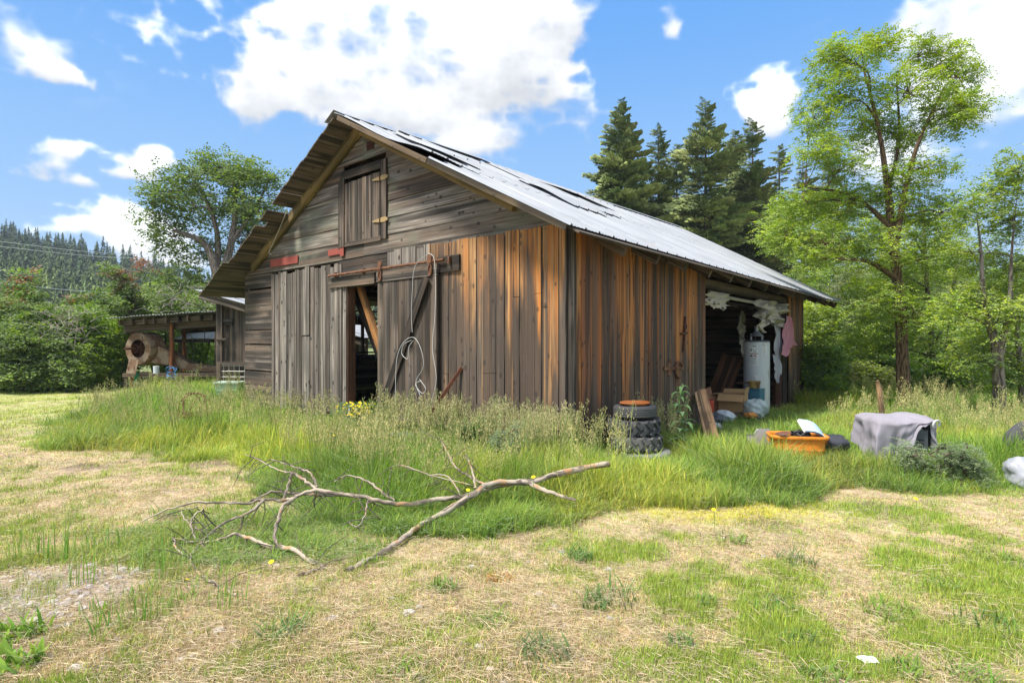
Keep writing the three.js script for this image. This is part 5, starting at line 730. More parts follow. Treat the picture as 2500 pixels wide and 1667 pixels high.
// ------------------------------------------------------------ in the wide doorway
{
  const hp = V(5.67, 0, -13.8), H = thing('water_heater', 'tall white cylindrical water heater standing in the wide doorway', 'water heater', hp.toArray(), -.7), wm = std([.66, .67, .66], .4, { map: grime });
  const r = .285, top_ = 1.62; part(H, 'tank', new THREE.LatheGeometry([[0, .06], [r * .97, .06], [r, .08], [r, 1.56], [r * .98, 1.6], [r * .9, top_], [0, top_ + .01]].map(p => new THREE.Vector2(...p)), 48), wm); part(H, 'cap', new THREE.LatheGeometry([[r * .9, 1.602], [r * 1.01, 1.59], [r * 1.012, 1.6], [r * .9, 1.628], [0, 1.63]].map(p => new THREE.Vector2(...p)), 40), std([.13, .135, .14], .5)); part(H, 'base_ring', new THREE.LatheGeometry([[r * .95, 0], [r * .97, 0], [r * .97, .06], [r * .95, .06]].map(p => new THREE.Vector2(...p)), 32), std([.1, .1, .1], .6));
  const pm = std([.5, .5, .52], .35, { metalness: .6 }); part(H, 'pipe', tubeGeo([V(-.1, 1.6, .08), V(-.1, 1.78, .08)], .014, 8), pm); part(H, 'pipe', tubeGeo([V(.12, 1.6, 0), V(.12, 1.72, 0)], .014, 8), pm);
  part(H, 'draft_hood', new THREE.LatheGeometry([[.16, 1.72], [.15, 1.735], [.06, 1.83], [.05, 1.84], [.05, 1.96], [.055, 1.965], [.05, 1.97]].map(p => new THREE.Vector2(...p)), 24), std([.4, .41, .43], .4, { metalness: .5, side: THREE.DoubleSide }));
  for (const a of [0, 2.1, 4.2]) part(H, 'hood_leg', tubeGeo([V(cos(a) * .13, 1.62, sin(a) * .13), V(cos(a) * .15, 1.73, sin(a) * .15)], .006, 5), pm);
  // printed labels wrapped on the tank
  const lab = (w, h, draw, a, y, name) => { const cv = document.createElement('canvas'); cv.width = 256; cv.height = floor(256 * h / w); const c = cv.getContext('2d'); c.fillStyle = '#e9e8e2'; c.fillRect(0, 0, 256, cv.height); draw(c, cv.height); const t = new THREE.CanvasTexture(cv); t.colorSpace = THREE.SRGBColorSpace; const th = w / r, g = new THREE.CylinderGeometry(r + .0025, r + .0025, h, 16, 1, true, a - th / 2, th); g.translate(0, y, 0); part(H, name, g, std(0xffffff, .5, { map: t })); };
  const lines = (c, y0, y1, st, col = '#8d8d8d', x0 = 20, x1 = 236) => { c.fillStyle = col; for (let y = y0, k = 0; y < y1; y += st, k++) c.fillRect(x0, y, (x1 - x0) * (.7 + .3 * h3(k, y, 3)), st * .4); };
  lab(.19, .46, (c, h) => { c.fillStyle = '#23252a'; for (let k = 0; k < 9; k++) c.fillRect(62 + k * 17, 22 + 7 * h3(k, 1, 2), 12, 22 + 10 * h3(k, 4, 2)); c.font = 'bold 120px sans-serif'; c.fillText('6', 14, 190); c.strokeStyle = '#6a6f78'; c.lineWidth = 10; c.beginPath(); c.moveTo(110, 120); c.lineTo(165, 190); c.lineTo(235, 80); c.stroke(); lines(c, 205, 235, 12, '#777', 110, 240); c.fillStyle = '#7c2a1e'; c.fillRect(8, 258, 240, 20); c.fillStyle = '#3a2b2b'; c.fillRect(22, 310, 70, 50); c.fillStyle = '#a8332a'; c.fillRect(120, 318, 90, 32); lines(c, 380, h - 20, 16); }, .1, 1.29, 'brand_label');
  lab(.1, .26, (c, h) => { c.fillStyle = '#333'; for (let k = 0; k < 7; k++) c.fillRect(14 + k * 33, 22, 24, 34); lines(c, 90, h - 30, 34, '#999'); }, .95, 1.4, 'side_label'); lab(.18, .2, (c, h) => lines(c, 14, h - 10, 14, '#7d7d7d', 12, 244), .06, .72, 'rating_label');
  part(H, 'access_cover', boxGeo(.1, .2, .28, .4, .2, .285, 'y'), wm);
}
{
  const c = V(5.35, .0, -13.15), t = thing('blue_cabinet', 'small teal blue metal cabinet before the water heater', 'cabinet', [c.x, 0, c.z], -.75), bm = std([.055, .17, .235], .5); part(t, 'case', boxGeo(-.17, .17, .02, .55, -.16, .14, 'y'), bm); part(t, 'door', boxGeo(-.15, .15, .05, .53, .142, .155, 'y'), std([.07, .20, .27], .5)); part(t, 'top_lip', boxGeo(-.18, .18, .552, .565, -.17, .16, 'y'), bm); for (let k = 0; k < 4; k++) part(t, 'louvre', boxGeo(-.1, .1, .4 + k * .025, .408 + k * .025, .156, .162, 'x'), std([.1, .27, .34], .5));
  const p = thing('rusty_pot', 'rusty yellow brown metal pot on top of the blue cabinet', 'pot', [c.x, .567, c.z]); const potT = dataTex(128, 128, (i, j) => mix3([.42, .26, .07], [.14, .07, .03], smooth(.45, .65, fbm2(i / 14, j / 14, 4, 3)))); part(p, 'bowl', new THREE.LatheGeometry([[0, 0], [.1, 0], [.11, .01], [.135, .15], [.145, .155], [.135, .16], [.125, .15], [.1, .02], [0, .02]].map(q => new THREE.Vector2(...q)), 28), std(0xffffff, .7, { map: potT })); part(p, 'handle', tubeGeo([V(-.13, .12, 0), V(-.3, .13, .05), V(-.42, .12, .08)], .012, 6), M.darkRust);
}
{ // cardboard box with open flaps
  const cb = std([.44, .27, .125], .9, { side: THREE.DoubleSide, bumpMap: texBump, bumpScale: .001 }), b = V(4.74, .12, -12.75), t = thing('cardboard_box', 'brown cardboard box with open flaps on the doorway sill', 'box', b.toArray(), -.55);
  const w = .26, d = .22, h = .36, th = .006; part(t, 'panel', boxGeo(-w, w, 0, h, d - th, d, 'y'), cb); part(t, 'panel', boxGeo(-w, w, 0, h, -d, -d + th, 'y'), cb); part(t, 'panel', boxGeo(-w, -w + th, 0, h, -d + th, d - th, 'y'), cb); part(t, 'panel', boxGeo(w - th, w, 0, h, -d + th, d - th, 'y'), cb); part(t, 'bottom', boxGeo(-w + th, w - th, .004, .01, -d + th, d - th, 'x'), cb);
  const flap = (p0, p1, out, dy) => { const a = V(...p0), c2 = V(...p1), o = V(...out), P = [a, c2, c2.clone().add(o).add(V(0, dy, 0)), a.clone().add(o).add(V(0, dy, 0))].flatMap(v => v.toArray()); const lo = P.map((v, i) => i % 3 === 1 ? v - .005 : v); const g = triGeo([...P, ...lo], [0, 1, 2, 0, 2, 3, 4, 6, 5, 4, 7, 6, 2, 3, 7, 2, 7, 6]); part(t, 'flap', g, cb); };
  flap([-w, h + .004, d], [w, h + .004, d], [0, 0, .16], -.13); flap([-w, h + .004, -d], [w, h + .004, -d], [0, 0, -.14], .08); flap([-w, h + .004, -d], [-w, h + .004, d], [-.18, 0, 0], -.02); flap([w, h + .004, -d], [w, h + .004, d], [.03, 0, 0], .15);
  // smaller clutter
  const crumple = (seed, R, sy, mat, name, lab, cat, p) => { const g = new THREE.SphereGeometry(R, 26, 18), q = g.attributes.position; for (let i = 0; i < q.count; i++) { const n = .55 + .9 * fbm3(q.getX(i) / R * 2.2 + seed, q.getY(i) / R * 2.2, q.getZ(i) / R * 2.2, 4); q.setXYZ(i, q.getX(i) * n, q.getY(i) * n * sy, q.getZ(i) * n); } g.computeVertexNormals(); const m = solo(name, g, mat, lab, cat); m.position.set(...p); };
  crumple(3, .24, .9, std([.48, .56, .55], .35), 'plastic_bag', 'heap of clear and teal plastic wrap before the blue cabinet', 'plastic', [5.08, .2, -12.35]); crumple(9, .2, .6, std([.55, .60, .66], .4), 'plastic_bag', 'crumpled grey white plastic between leaning plank and cardboard box', 'plastic', [4.15, .14, -11.6]); crumple(5, .13, .5, std([.62, .26, .06], .8), 'orange_rag', 'crumpled orange rag at the foot of the cardboard box', 'rag', [4.85, .1, -12.1]); crumple(6, .18, .6, std([.06, .07, .09], .5), 'dark_bag', 'dark crumpled bag behind the leaning plank', 'bag', [3.8, .14, -11.2]); crumple(8, .16, .6, std([.4, .42, .42], .7), 'grey_rag', 'pale rag in the weeds at the foot of the leaning plank', 'rag', [3.45, .12, -10.2]);
  const rc = thing('red_can', 'small red plastic can between leaning plank and cardboard box', 'can', [4.05, .14, -12.3], .3), red = std([.52, .07, .03], .45); part(rc, 'body', new THREE.LatheGeometry([[0, 0], [.1, 0], [.11, .02], [.12, .22], [.12, .24], [.105, .25], [.1, .03], [0, .03]].map(p => new THREE.Vector2(...p)), 24), red); part(rc, 'rim', (() => { const g = new THREE.TorusGeometry(.118, .008, 6, 28); g.rotateX(PI / 2); g.translate(0, .245, 0); return g; })(), red);
  const sb = thing('small_box', 'small open brown carton behind the red can', 'box', [4.28, .1, -12.9], .2), cb2 = std([.34, .18, .10], .9); part(sb, 'panel', boxGeo(-.18, .18, 0, .34, .12, .127, 'y'), cb2); part(sb, 'panel', boxGeo(-.18, .18, 0, .34, -.127, -.12, 'y'), cb2); part(sb, 'panel', boxGeo(-.187, -.181, 0, .34, -.12, .12, 'y'), cb2); part(sb, 'panel', boxGeo(.181, .187, 0, .34, -.12, .12, 'y'), cb2); part(sb, 'flap', barGeo(V(-.1, .34, .12), V(-.16, .5, .16), .2, .006, 0, V(0, 0, 1)), cb2);
  const s2 = thing('clay_block', 'orange clay block lying beside the red can', 'block', [3.92, .3, -12.55], .5); part(s2, 'block', boxGeo(-.1, .1, 0, .13, -.08, .08, 'x'), std([.45, .17, .08], .9, { bumpMap: texBump, bumpScale: .004 })); part(s2, 'support_block', boxGeo(-.13, .13, -.25, -.003, -.1, .1, 'x'), std([.22, .12, .08], .9));
  const lp = solo('leaning_board', barGeo(V(0, 0, 0), V(.42, 1.25, .1), .5, .02, .2, V(-.5, .1, .8)), M.brown, 'brown board leaning behind the water heater', 'board'); lp.position.set(4.85, 0, -14.3);
}
{ // torn insulation, plastic sheet and pink bag hanging at the doorway head
  const ragged = (A, Bp, drop, seed, mat, name, lab, cat, o = {}) => {
    const r = rng(seed), P = [], idx = [], nx = o.nx || 18, ny = 14; for (let j = 0; j <= ny; j++) for (let i = 0; i <= nx; i++) { const t = i / nx, s = j / ny, p = A.clone().lerp(Bp, t), len = drop * (.55 + .75 * fbm2(t * (o.freq || 5) + seed, 1, 3, seed)); const pinch = o.pinch ? mix(1, o.pinch, 1 - s) : 1; p.lerp(A.clone().lerp(Bp, .5), 1 - pinch); P.push(p.x + .05 * (fbm2(t * 6, s * 4, 3, seed + 4) - .5) + (o.bulge || .1) * (fbm2(t * 9, s * 6, 4, seed + 2) - .5) * 2, p.y - len * s, p.z + (o.bulge || .1) * (fbm2(t * 10, s * 6, 4, seed + 3) - .3) * 2.2 + (o.pleat || 0) * sin(t * 40) * s); }
    for (let j = 0; j < ny; j++) for (let i = 0; i < nx; i++) { if (j > ny * .6 && fbm2(i / nx * 9, j * .8, 2, seed + 9) > .72) continue; const a = j * (nx + 1) + i; idx.push(a, a + 1, a + nx + 1, a + 1, a + nx + 2, a + nx + 1); } const g = triGeo(P, idx), c = A.clone().lerp(Bp, .5); g.translate(-c.x, -c.y, -c.z); const m = solo(name, g, mat, lab, cat); m.position.copy(c); return m; };
  const ins = std([.52, .47, .36], .95, { side: THREE.DoubleSide });
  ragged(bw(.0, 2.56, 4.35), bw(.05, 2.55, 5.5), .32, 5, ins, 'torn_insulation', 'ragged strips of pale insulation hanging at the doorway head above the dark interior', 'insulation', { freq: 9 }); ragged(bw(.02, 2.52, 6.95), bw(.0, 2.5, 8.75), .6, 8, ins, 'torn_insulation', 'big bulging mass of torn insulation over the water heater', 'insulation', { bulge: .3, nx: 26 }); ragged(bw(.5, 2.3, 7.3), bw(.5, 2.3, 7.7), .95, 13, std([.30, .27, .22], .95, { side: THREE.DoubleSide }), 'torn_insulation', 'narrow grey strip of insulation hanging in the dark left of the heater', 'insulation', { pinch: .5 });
  const clear = std([.40, .39, .42], .35, { side: THREE.DoubleSide }); ragged(bw(-.06, 2.2, 8.0), bw(-.06, 2.2, 8.5), 1.4, 21, clear, 'plastic_sheet', 'long grey plastic sheet hanging beside the water heater', 'plastic sheet', { bulge: .05, pleat: .015, freq: 2 });
  ragged(bw(-.16, 2.2, 8.2), bw(-.16, 2.2, 9.25), 1.02, 31, std([.60, .23, .29], .45, { side: THREE.DoubleSide }), 'pink_bag', 'pink plastic bag hanging on the right doorway post', 'bag', { pinch: .3, bulge: .06, pleat: .03, freq: 1.5 });
  const rp = solo('roll_pole', tubeGeo([bw(.1, 2.5, 5.4), bw(.02, 2.44, 7.4)].map(p => p.sub(bw(.1, 2.4, 5.4))), .035, 10), std([.42, .38, .31], .8), 'pale pole laid under the doorway header', 'pole'); rp.position.copy(bw(.1, 2.4, 5.4));
}
// ------------------------------------------------------------ seen through the sliding door
{
  const br = part(barn, 'brace_beam', barGeo(L(5.0, 2.66, .22), L(4.1, 1.0, .22), .16, .05, .4, V(0, 0, 1)), woodMat([2.6, 1.55, .6])); part(barn, 'brace_beam', barGeo(L(5.75, 2.6, .6), L(4.9, 1.3, .6), .12, .06, .6, V(0, 0, 1)), M.grey);
  const bt = thing('workbench', 'dark cluttered workbench under the barn window', 'workbench', bw(8.75, 0, 3.2).toArray(), -TH); part(bt, 'top', boxGeo(-.35, .35, .95, 1.0, -1, 1, 'z'), M.grey); for (const [x, z] of [[-.3, -.9], [.3, -.9], [-.3, .9], [.3, .9]]) part(bt, 'leg', boxGeo(x - .04, x + .04, 0, .95, z - .04, z + .04, 'y'), M.grey); part(bt, 'apron', boxGeo(.31, .34, .6, .94, -.95, .95, 'z'), M.grey);
  const glass = [std([.10, .085, .06], .3), std([.05, .06, .07], .3), std([.35, .36, .35], .4)]; const bottle = (u, v, w, s, k, lab) => { const p = bw(u, v, w), b = thing('bottle', lab, 'bottle', p.toArray()); part(b, 'body', new THREE.LatheGeometry([[0, 0], [.045, 0], [.05, .01], [.05, .15], [.035, .19], [.016, .21], [.016, .25], [0, .25]].map(q => new THREE.Vector2(q[0] * s, q[1] * s)), 16), glass[k]); part(b, 'cap', new THREE.CylinderGeometry(.019 * s, .019 * s, .03 * s, 12).translate(0, .262 * s, 0), M.darkRust); };
  bottle(9.05, 2.095, 2.62, 1, 0, 'dark bottle on the window shelf beside the frame'); bottle(9.02, 2.095, 2.82, 1.1, 1, 'tall dark bottle on the window shelf next to a jar'); bottle(9.03, 2.095, 3.42, 1, 2, 'pale bottle alone on the window shelf'); bottle(8.8, 1.002, 2.7, 1.3, 1, 'large dark bottle on the workbench');
  const jar = thing('tin_can', 'squat dark tin on the window shelf', 'tin', bw(9.03, 2.095, 2.98).toArray()); part(jar, 'body', new THREE.LatheGeometry([[0, 0], [.08, 0], [.08, .2], [.083, .205], [.08, .21], [0, .2]].map(q => new THREE.Vector2(...q)), 20), glass[1]);
  const jr = rng(6); for (const [u, w, R, lab] of [[8.6, 2.9, .16, 'dark lump of scrap on the workbench'], [8.7, 3.5, .2, 'heap of scrap parts at the end of the workbench']]) { const g = new THREE.IcosahedronGeometry(R, 3), q = g.attributes.position; for (let i = 0; i < q.count; i++) { const n = .55 + .9 * fbm3(q.getX(i) * 9 + u, q.getY(i) * 9, q.getZ(i) * 9 + w, 3); q.setXYZ(i, q.getX(i) * n * 1.3, q.getY(i) * n, q.getZ(i) * n * 1.3); } g.computeVertexNormals(); const m = solo('scrap_heap', g, std([.12, .10, .085], .8), lab, 'scrap'); m.position.copy(bw(u, 1.0 + R * .5, w)); }
  const plank = (a, b, w, mat, name, lab, cat) => { const m = solo(name, barGeo(V(0, 0, 0), b.clone().sub(a), w, .04, .3, V(-.66, .2, .75)), mat, lab, cat); m.position.copy(a); };
  plank(bw(5.0, .1, .75), bw(4.0, 1.15, 1.0), .14, woodMat([.7, .48, .36]), 'propped_board', 'reddish board propped crosswise just inside the sliding door', 'board'); plank(bw(4.15, .05, .62), bw(5.05, 1.55, 1.3), .06, M.darkRust, 'iron_pipe', 'dark pipe crossing the propped board inside the door', 'pipe'); plank(bw(5.0, .55, 1.25), bw(3.7, .62, 1.35), .2, M.redBrown, 'low_board', 'low red brown board lying behind the propped boards', 'board'); plank(bw(4.9, .02, .5), bw(4.35, .42, .6), .1, M.brown, 'short_board', 'short brown board on the floor behind the yellow flowers', 'board');
}
// ------------------------------------------------------------ the fallen branch
{
  const zb = (x, y, d) => V((400 + .4677 * x - 1250) / FPX * d, 1.6 + (834 - (1000 + .4677 * y)) / FPX * d, -d);
  const t = thing('fallen_branch', 'long forked dead branch lying across the grass in front of the barn', 'branch', [-1, 0, -5]), bk = std(0xffffff, .95, { map: dataTex(64, 512, (i, j) => { const n = fbm2(i / 64 * 12, j / 512 * 9, 4, 3), m = fbm2(i / 20, j / 60, 3, 6); return mix3(mix3([.14, .11, .085], [.44, .365, .28], smooth(.35, .62, n)), [.48, .25, .11], smooth(.6, .75, m) * .7); }), bumpMap: texBark, bumpScale: .006 }); bk.map.repeat.set(3, 1);
  const line = (pts, r0, r1, name, n = 0) => { const c = curvePts(pts.map(p => { const q = zb(...p); q.y = max(q.y, hgt(q.x, -q.z) + r1 * .7); return q.sub(V(-1, 0, -5)); }), n || pts.length * 5), N = c.length - 1; const rr = rng(floor(pts[0][0] * 3 + pts[0][1])); c.forEach((p, i) => { if (i && i < N) p.add(V((rr() - .5) * .012, (rr() - .5) * .012, (rr() - .5) * .012)); }); return [part(t, name, tubeGeo(c, c.map((_, i) => mix(r0, r1, i / N) * (.9 + .25 * rr())), r0 > .02 ? 9 : 6, .15, floor(pts[0][0])), bk), c]; };
  line([[2325, 285, 5.95], [2120, 320, 5.8], [1900, 380, 5.55], [1700, 388, 5.4], [1600, 455, 5.2], [1450, 545, 5], [1340, 605, 4.85], [1250, 670, 4.65], [1140, 750, 4.4], [1010, 815, 4.2], [955, 845, 4.1]], .03, .018, 'main_limb');
  const lb = [[1890, 372, 5.56], [1700, 408, 5.45], [1560, 455, 5.3], [1400, 475, 5.2], [1260, 497, 5.1], [1130, 480, 5.05], [1040, 455, 5.05], [900, 440, 5.05], [790, 420, 5.05], [690, 455, 5], [620, 475, 5], [520, 468, 4.95], [440, 490, 4.95], [280, 485, 4.9], [150, 487, 4.85], [0, 530, 4.75], [-120, 590, 4.7]]; const [, spine] = line(lb, .025, .005, 'side_limb');
  line([[1890, 380, 5.55], [2010, 430, 5.45], [2150, 475, 5.35]], .024, .012, 'stub');
  const tw = (p, a, b) => line(p, a, b, 'twig')[1], tws = [
    tw([[900, 445, 5.05], [780, 445, 5.1], [700, 440, 5.1], [560, 430, 5.1], [470, 470, 5.05], [430, 490, 5]], .014, .008), tw([[690, 455, 5], [620, 500, 4.9], [600, 570, 4.75], [580, 620, 4.65], [585, 700, 4.5], [610, 720, 4.45]], .016, .012), tw([[590, 715, 4.45], [690, 740, 4.35], [760, 790, 4.25], [832, 842, 4.15], [775, 862, 4.08], [700, 900, 4]], .018, .014), tw([[370, 650, 4.6], [470, 680, 4.55], [560, 722, 4.45], [600, 718, 4.45]], .013, .015),
    tw([[800, 425, 5.05], [740, 375, 5.1], [670, 335, 5.15], [650, 390, 5.1], [625, 470, 5]], .014, .01), tw([[800, 405, 5.1], [765, 335, 5.2], [690, 303, 5.25], [560, 260, 5.3]], .011, .005), tw([[670, 335, 5.15], [600, 315, 5.2], [490, 262, 5.3], [420, 235, 5.35]], .008, .003), tw([[520, 475, 4.95], [440, 540, 4.85], [320, 590, 4.75], [225, 660, 4.65], [180, 692, 4.6], [50, 672, 4.55]], .014, .005), tw([[380, 648, 4.6], [265, 682, 4.6], [180, 690, 4.6], [140, 610, 4.65], [150, 560, 4.7], [205, 515, 4.75]], .011, .004), tw([[180, 690, 4.6], [235, 770, 4.5], [290, 796, 4.45], [400, 780, 4.4], [560, 735, 4.42]], .010, .006), tw([[45, 670, 4.55], [70, 735, 4.4], [120, 770, 4.3], [160, 850, 4.1], [200, 890, 3.98], [280, 945, 3.82], [380, 985, 3.7]], .006, .014),
    tw([[1440, 155, 5.9], [1490, 240, 5.8], [1520, 300, 5.7], [1600, 352, 5.6], [1690, 400, 5.45]], .006, .013), tw([[1575, 235, 5.7], [1612, 320, 5.6], [1625, 412, 5.5]], .009, .012), tw([[1560, 460, 5.3], [1480, 350, 5.4], [1380, 340, 5.5], [1240, 290, 5.6], [1190, 300, 5.65]], .008, .003), tw([[1620, 400, 5.45], [1400, 345, 5.6], [1230, 290, 5.8]], .006, .003), tw([[1200, 475, 5.1], [1130, 425, 5.1], [1060, 372, 5.15], [960, 345, 5.2], [890, 375, 5.2]], .011, .005), tw([[1065, 468, 5.05], [1050, 550, 4.95], [1012, 608, 4.9], [960, 590, 4.9]], .009, .004), tw([[200, 640, 4.65], [130, 590, 4.7], [90, 530, 4.75], [180, 510, 4.8]], .006, .003), tw([[150, 850, 4.1], [140, 760, 4.3], [200, 690, 4.55]], .006, .005)];
  const r = rng(12), gs = []; for (const c of [spine.slice(20), ...tws]) for (let k = 0; k < 9; k++) { const s = c[floor(r() * c.length)], q = s.clone().add(V((r() - .5) * .5, -.04 - .26 * r() + (r() < .3 ? .2 : 0), (r() - .5) * .4)), m = s.clone().lerp(q, .5).add(V((r() - .5) * .08, (r() - .3) * .06, (r() - .5) * .08)); q.y = max(q.y, -.01); gs.push(tubeGeo([s, m, q], [.0045, .0035, .0018], 4)); } const fm = part(t, 'fine_twigs', mergeGeometries(gs), std([.15, .12, .095], .9)); fm.userData.kind = 'stuff';
}
{ // rusty wire basket in the meadow
  const c = spot(447, 985, 10.4), t = thing('wire_basket', 'rusty tangle of wire hoops half sunk in the meadow grass', 'wire coil', [c.x, 0, c.z]), r = rng(4); for (let k = 0; k < 9; k++) { const g = new THREE.TorusGeometry(.19 + .06 * r(), .009, 5, 30, PI * (1 + r())); g.rotateX(PI / 2 * (k < 4 ? .1 : 1) + (r() - .5) * .7); g.rotateY(r() * 6); g.translate((r() - .5) * .1, .3 + .12 * r() + (k < 4 ? .08 : 0), (r() - .5) * .1); part(t, 'hoop', g, M.rust); } const g = new THREE.CylinderGeometry(.2, .17, .26, 20, 3, true), p = g.attributes.position; for (let i = 0; i < p.count; i++) { p.setX(i, p.getX(i) * (1 + .15 * (r() - .5))); p.setY(i, p.getY(i) + .03 * (r() - .5)); } g.translate(0, .22, 0); g.computeVertexNormals(); part(t, 'drum', g, std([1, .95, .9], .9, { map: texRust, side: THREE.DoubleSide }));
}
// ------------------------------------------------------------ weeds and flowers
const gnd = (px, py) => { const d = 1.6 * FPX / (py * K - 834), x = (px * K - 1250) / FPX * d; return V(x, hgt(x, d), -d); };
{
  const tuft = (px, py, R, H, col, seed, label, o = {}) => { const p = gnd(px, py), g = tuftGeo(seed, o.n || 90, { spread: R, lean: o.lean ?? H * 1.2, w: o.w || .007, seg: 3, hmin: .25, dry: o.dry ?? .03 }); g.scale(1, H, 1); const m = solo('weed_tuft', g, leafMat(col, .4, { vertexColors: true }), label, 'weed', 'weed tufts dotted over the mown ground'); m.position.copy(p); return m; };
  const fg = 'small feathery green weed tuft on the dry mown ground', gg = [.10, .22, .03], ll = [.17, .30, .03], dd = [.13, .20, .06];
  [[652, 1465, .12, .11, gg], [1020, 1362, .1, .09, ll], [1405, 1378, .17, .13, gg], [1370, 1395, .1, .08, gg], [1250, 1535, .14, .11, dd], [1890, 1560, .11, .1, ll], [1780, 1395, .12, .08, gg], [1830, 1290, .14, .1, dd], [2040, 1410, .14, .1, ll], [2260, 1440, .15, .11, gg], [1840, 1475, .1, .08, gg], [2170, 1350, .12, .09, ll], [1620, 1380, .08, .08, ll], [1130, 1450, .1, .08, ll], [2320, 1290, .16, .12, ll], [1330, 1290, .1, .1, gg], [1690, 1240, .14, .08, ll], [950, 1560, .12, .07, ll], [2080, 1540, .1, .09, ll], [1560, 1480, .09, .07, gg], [2230, 1560, .12, .09, ll], [560, 1100, .16, .1, ll], [760, 1030, .14, .12, gg]].forEach(([x, y, R, H, c], i) => tuft(x, y, R, H, c, 300 + i, fg));
  [[235, 1410], [300, 1330], [200, 1345], [420, 1390], [350, 1420], [130, 1300], [480, 1340], [255, 1275], [180, 1290], [320, 1380], [270, 1440], [390, 1330], [450, 1270], [520, 1400], [60, 1290], [230, 1470]].forEach(([x, y], i) => tuft(x, y, .11, .16 + .1 * (i % 3), [.19, .36, .04], 340 + i, 'clump of upright green grass blades between the branch tips and bare soil', { n: 26, w: .006, lean: .09, dry: .12 }));
  [[45, 1470], [25, 1545]].forEach(([x, y], i) => tuft(x, y, .13, .12, [.20, .36, .03], 360 + i, 'leafy light green weed beside the stony bare soil', { n: 70, w: .022, lean: .12 }));
  // silvery mugwort clumps
  for (const [px, py, d, H, lab] of [[1155, 1115, 7.0, .55, 'silvery green mugwort against the front wall boards'], [2205, 1130, 6.55, .42, 'broad silvery mugwort bush below the covered appliance'], [2110, 1120, 6.75, .4, 'dark feathery mugwort right under the draped cloth'], [1100, 1010, 8.2, .5, 'leafy nettle clump at the foot of the iron bar']]) { const b = spot(px, py, d); b.y = 0; const r = rng(px), n = lab[0] === 'l'; shrub('mugwort', lab, px, 834 / K - (H - 1.6) * FPX / d / K, d, n ? 50 : 55, { n: 5, clumps: 15, per: 9, scale: n ? .38 : .32, clump: .1, geos: n ? LG.shrub : LG.locust, a: n ? [.08, .18, .03] : [.17, .27, .11], b: n ? [.15, .3, .04] : [.29, .38, .18], category: 'weed', twigs: .2 }); }
  // tall leafy weed beside the tyres
  const p = bw(-.95, 0, 1.35), t = thing('leafy_weed', 'tall broad leaved weed growing beside the tyre stack', 'weed', [p.x, 0, p.z]), lm = leafMat([.13, .27, .07], .4), st = curvePts([V(0, 0, 0), V(.02, .4, .0), V(-.03, .78, .02), V(.02, 1.02, 0)], 10); part(t, 'stem', tubeGeo(st, .009, 6), std([.16, .26, .08], .8)); const r = rng(31); for (let k = 0; k < 30; k++) { const f = .12 + .88 * k / 30, q = st[floor(f * 9.9)], a = k * 2.4, l = (.24 - .12 * f) * (.8 + .4 * r()), w = l * .42, g = triGeo([0, 0, 0, l * .35, .04, w / 2, l * .4, .025, 0, l * .35, .04, -w / 2, l * .75, .02, w * .36, l * .78, .0, 0, l * .75, .02, -w * .36, l, -.05, 0], [0, 1, 2, 0, 2, 3, 1, 4, 2, 4, 5, 2, 2, 5, 6, 2, 6, 3, 4, 7, 5, 5, 7, 6]); g.rotateZ(.35 - .5 * r()); g.rotateY(a); g.translate(q.x, q.y, q.z); part(t, 'leaf', g, lm); }
  // yellow flowering bush in the sliding doorway
  const fb = bw(4.25, 0, -.35), fy = thing('flower_bush', 'bushy green plant covered in small yellow flowers at the sliding door', 'plant', [fb.x, 0, fb.z]), fr = rng(17), fl = [], gl = []; for (let k = 0; k < 170; k++) { const a = fr() * 6.3, R = .36 * sqrt(fr()), y = .12 + .42 * fr(); gl.push({ p: V(cos(a) * R, y, sin(a) * R), rx: fr() - .5, ry: a, rz: fr() - .5, s: .5, c: [.12, .24, .04] }); } leafMesh(fy, LG.shrub, gl); const petal = (() => { const P = [], idx = []; for (let k = 0; k < 5; k++) { const a = k / 5 * 2 * PI, s = P.length / 3; P.push(0, 0, 0, cos(a - .5) * .02, .006, sin(a - .5) * .02, cos(a) * .026, .008, sin(a) * .026, cos(a + .5) * .02, .006, sin(a + .5) * .02); idx.push(s, s + 1, s + 2, s, s + 2, s + 3); } return triGeo(P, idx); })(); for (let k = 0; k < 110; k++) { const a = fr() * 6.3, R = .34 * sqrt(fr()); fl.push({ p: V(cos(a) * R, .36 + .22 * fr() - R * .2, sin(a) * R + .05), rx: fr() * .9, ry: fr() * 6, rz: fr() - .5, s: 1, c: [.75, .58, .02] }); } leafMesh(fy, [petal], fl, matteMat(0xffffff), 'blossom'); for (let k = 0; k < 8; k++) { const a = fr() * 6.3; part(fy, 'stem', tubeGeo([V(cos(a) * .05, 0, sin(a) * .05), V(cos(a) * .12, .25, sin(a) * .12), V(cos(a) * .26, .48, sin(a) * .26)], .005, 4), std([.14, .2, .06], .8)); }
  const bl = bw(4.55, 0, -.3), bw2 = thing('glass_bottle', 'pale blue bottle standing in the grass at the sliding door', 'bottle', [bl.x, .0, bl.z]); part(bw2, 'body', new THREE.LatheGeometry([[0, 0], [.05, 0], [.052, .01], [.052, .26], [.03, .33], [.017, .36], [.017, .42], [0, .42]].map(q => new THREE.Vector2(...q)), 18), std([.42, .50, .62], .25)); part(bw2, 'cap', new THREE.CylinderGeometry(.02, .02, .03, 14).translate(0, .436, 0), std([.6, .6, .62], .5));
  // dandelions
  const daisy = () => { const gs = []; for (let k = 0; k < 16; k++) { const g = new THREE.PlaneGeometry(.008, .028); g.rotateX(-PI / 2 + .25); g.translate(0, 0, .016); g.rotateY(k / 16 * 2 * PI); gs.push(g); } return mergeGeometries(gs); }, dg = daisy(), ym = matteMat([.80, .60, .015]), sm = std([.16, .28, .06], .8);
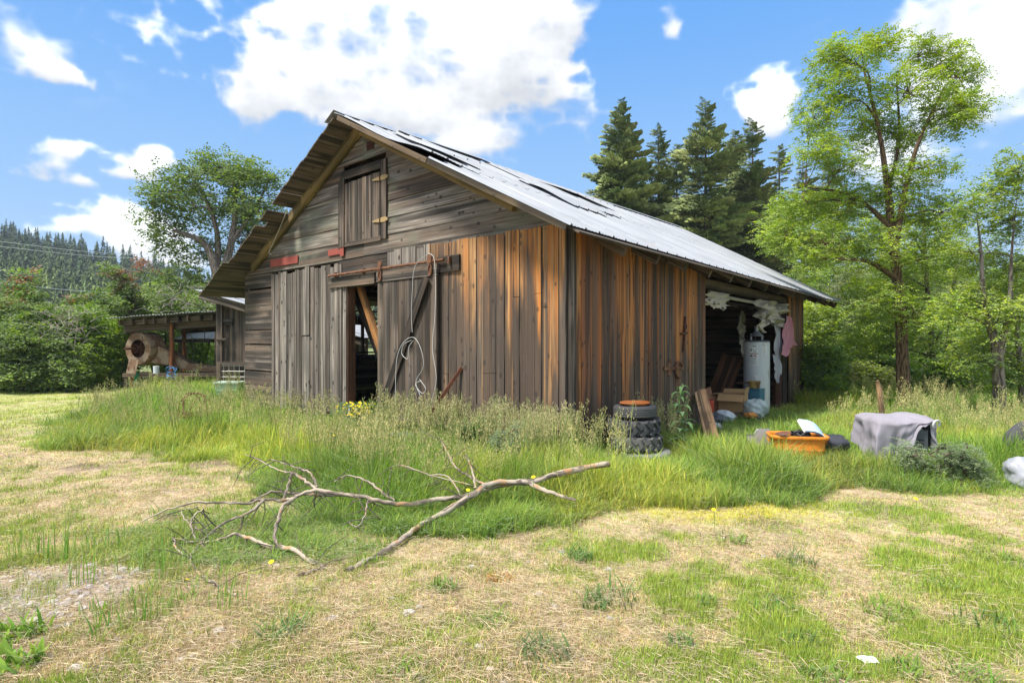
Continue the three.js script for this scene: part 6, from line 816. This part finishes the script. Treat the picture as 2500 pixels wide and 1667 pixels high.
  [[622, 1290, .1], [733, 975, .5], [768, 1000, .5], [790, 955, .5], [770, 1095, .3], [915, 1110, .35], [1075, 1125, .35], [1225, 1095, .45], [1248, 1018, .6], [2105, 1145, .25], [790, 1060, .35], [1640, 1170, .2], [430, 1330, .08]].forEach(([px, py, h]) => { const d = (1.6 - h) * FPX / (py * K - 834), x = (px * K - 1250) / FPX * d, t = thing('yellow_flower', 'single yellow dandelion like flower standing in the grass', 'flower', [x, hgt(x, d), -d], px, 'yellow flowers scattered in the grass'), hh = h - hgt(x, d); part(t, 'stem', tubeGeo([V(0, 0, 0), V(.01, hh * .6, 0), V(0, hh, 0)], .0025, 4), sm); const m = part(t, 'bloom', dg, ym); m.position.y = hh; m.scale.setScalar(.62); m.rotation.set(.5, 0, .1); });
  // pebbles, scraps
  const pb = []; const r2 = rng(55); for (let i = 0; i < 900; i++) { const inS = r2() < .55, d = inS ? 3.3 + .9 * r2() : 2.7 + 4 * r2() * r2(), x = inS ? -3.7 + 1.3 * r2() : (r2() * 2 - 1) * d * .85; if (tallness(x, d) > .3) continue; const s = .006 + .02 * r2() * r2(), v = .7 + .6 * r2(); pb.push([x, hgt(x, d), -d, r2() * 6.3, s * (1 + r2()), s * .8, [.42 * v, .37 * v, .34 * v]]); } scatter('pebbles', [new THREE.IcosahedronGeometry(1, 0)], matteMat(0xffffff), pb, 'pebbles on bare soil', 'pebbles');
  const paper = gnd(1993, 1520), pm = solo('paper_scrap', (() => { const g = new THREE.PlaneGeometry(.09, .06, 6, 4), q = g.attributes.position; g.rotateX(-PI / 2); for (let i = 0; i < q.count; i++) q.setY(i, .03 * fbm2(q.getX(i) * 40, q.getZ(i) * 40, 3, 2)); g.computeVertexNormals(); return g; })(), matteMat([.7, .7, .68]), 'crumpled scrap of white paper on the mown ground', 'paper'); pm.position.set(paper.x, paper.y + .02, paper.z);
  const mp = gnd(1145, 1340), ms = []; const r3 = rng(66); const mg = tuftGeo(77, 160, { spread: .11, lean: .03, w: .006, seg: 2, hmin: .3, dry: 0 }); mg.scale(1, .035, .7); const mm = solo('moss_patch', mg, matteMat([.42, .21, .03], { vertexColors: true }), 'small rusty orange patch of dead moss on the mown ground', 'moss'); mm.position.set(mp.x, mp.y, mp.z);
}
scene.fog = new THREE.FogExp2(new THREE.Color(.74, .83, .95), .0003);
renderer.render(scene, camera);
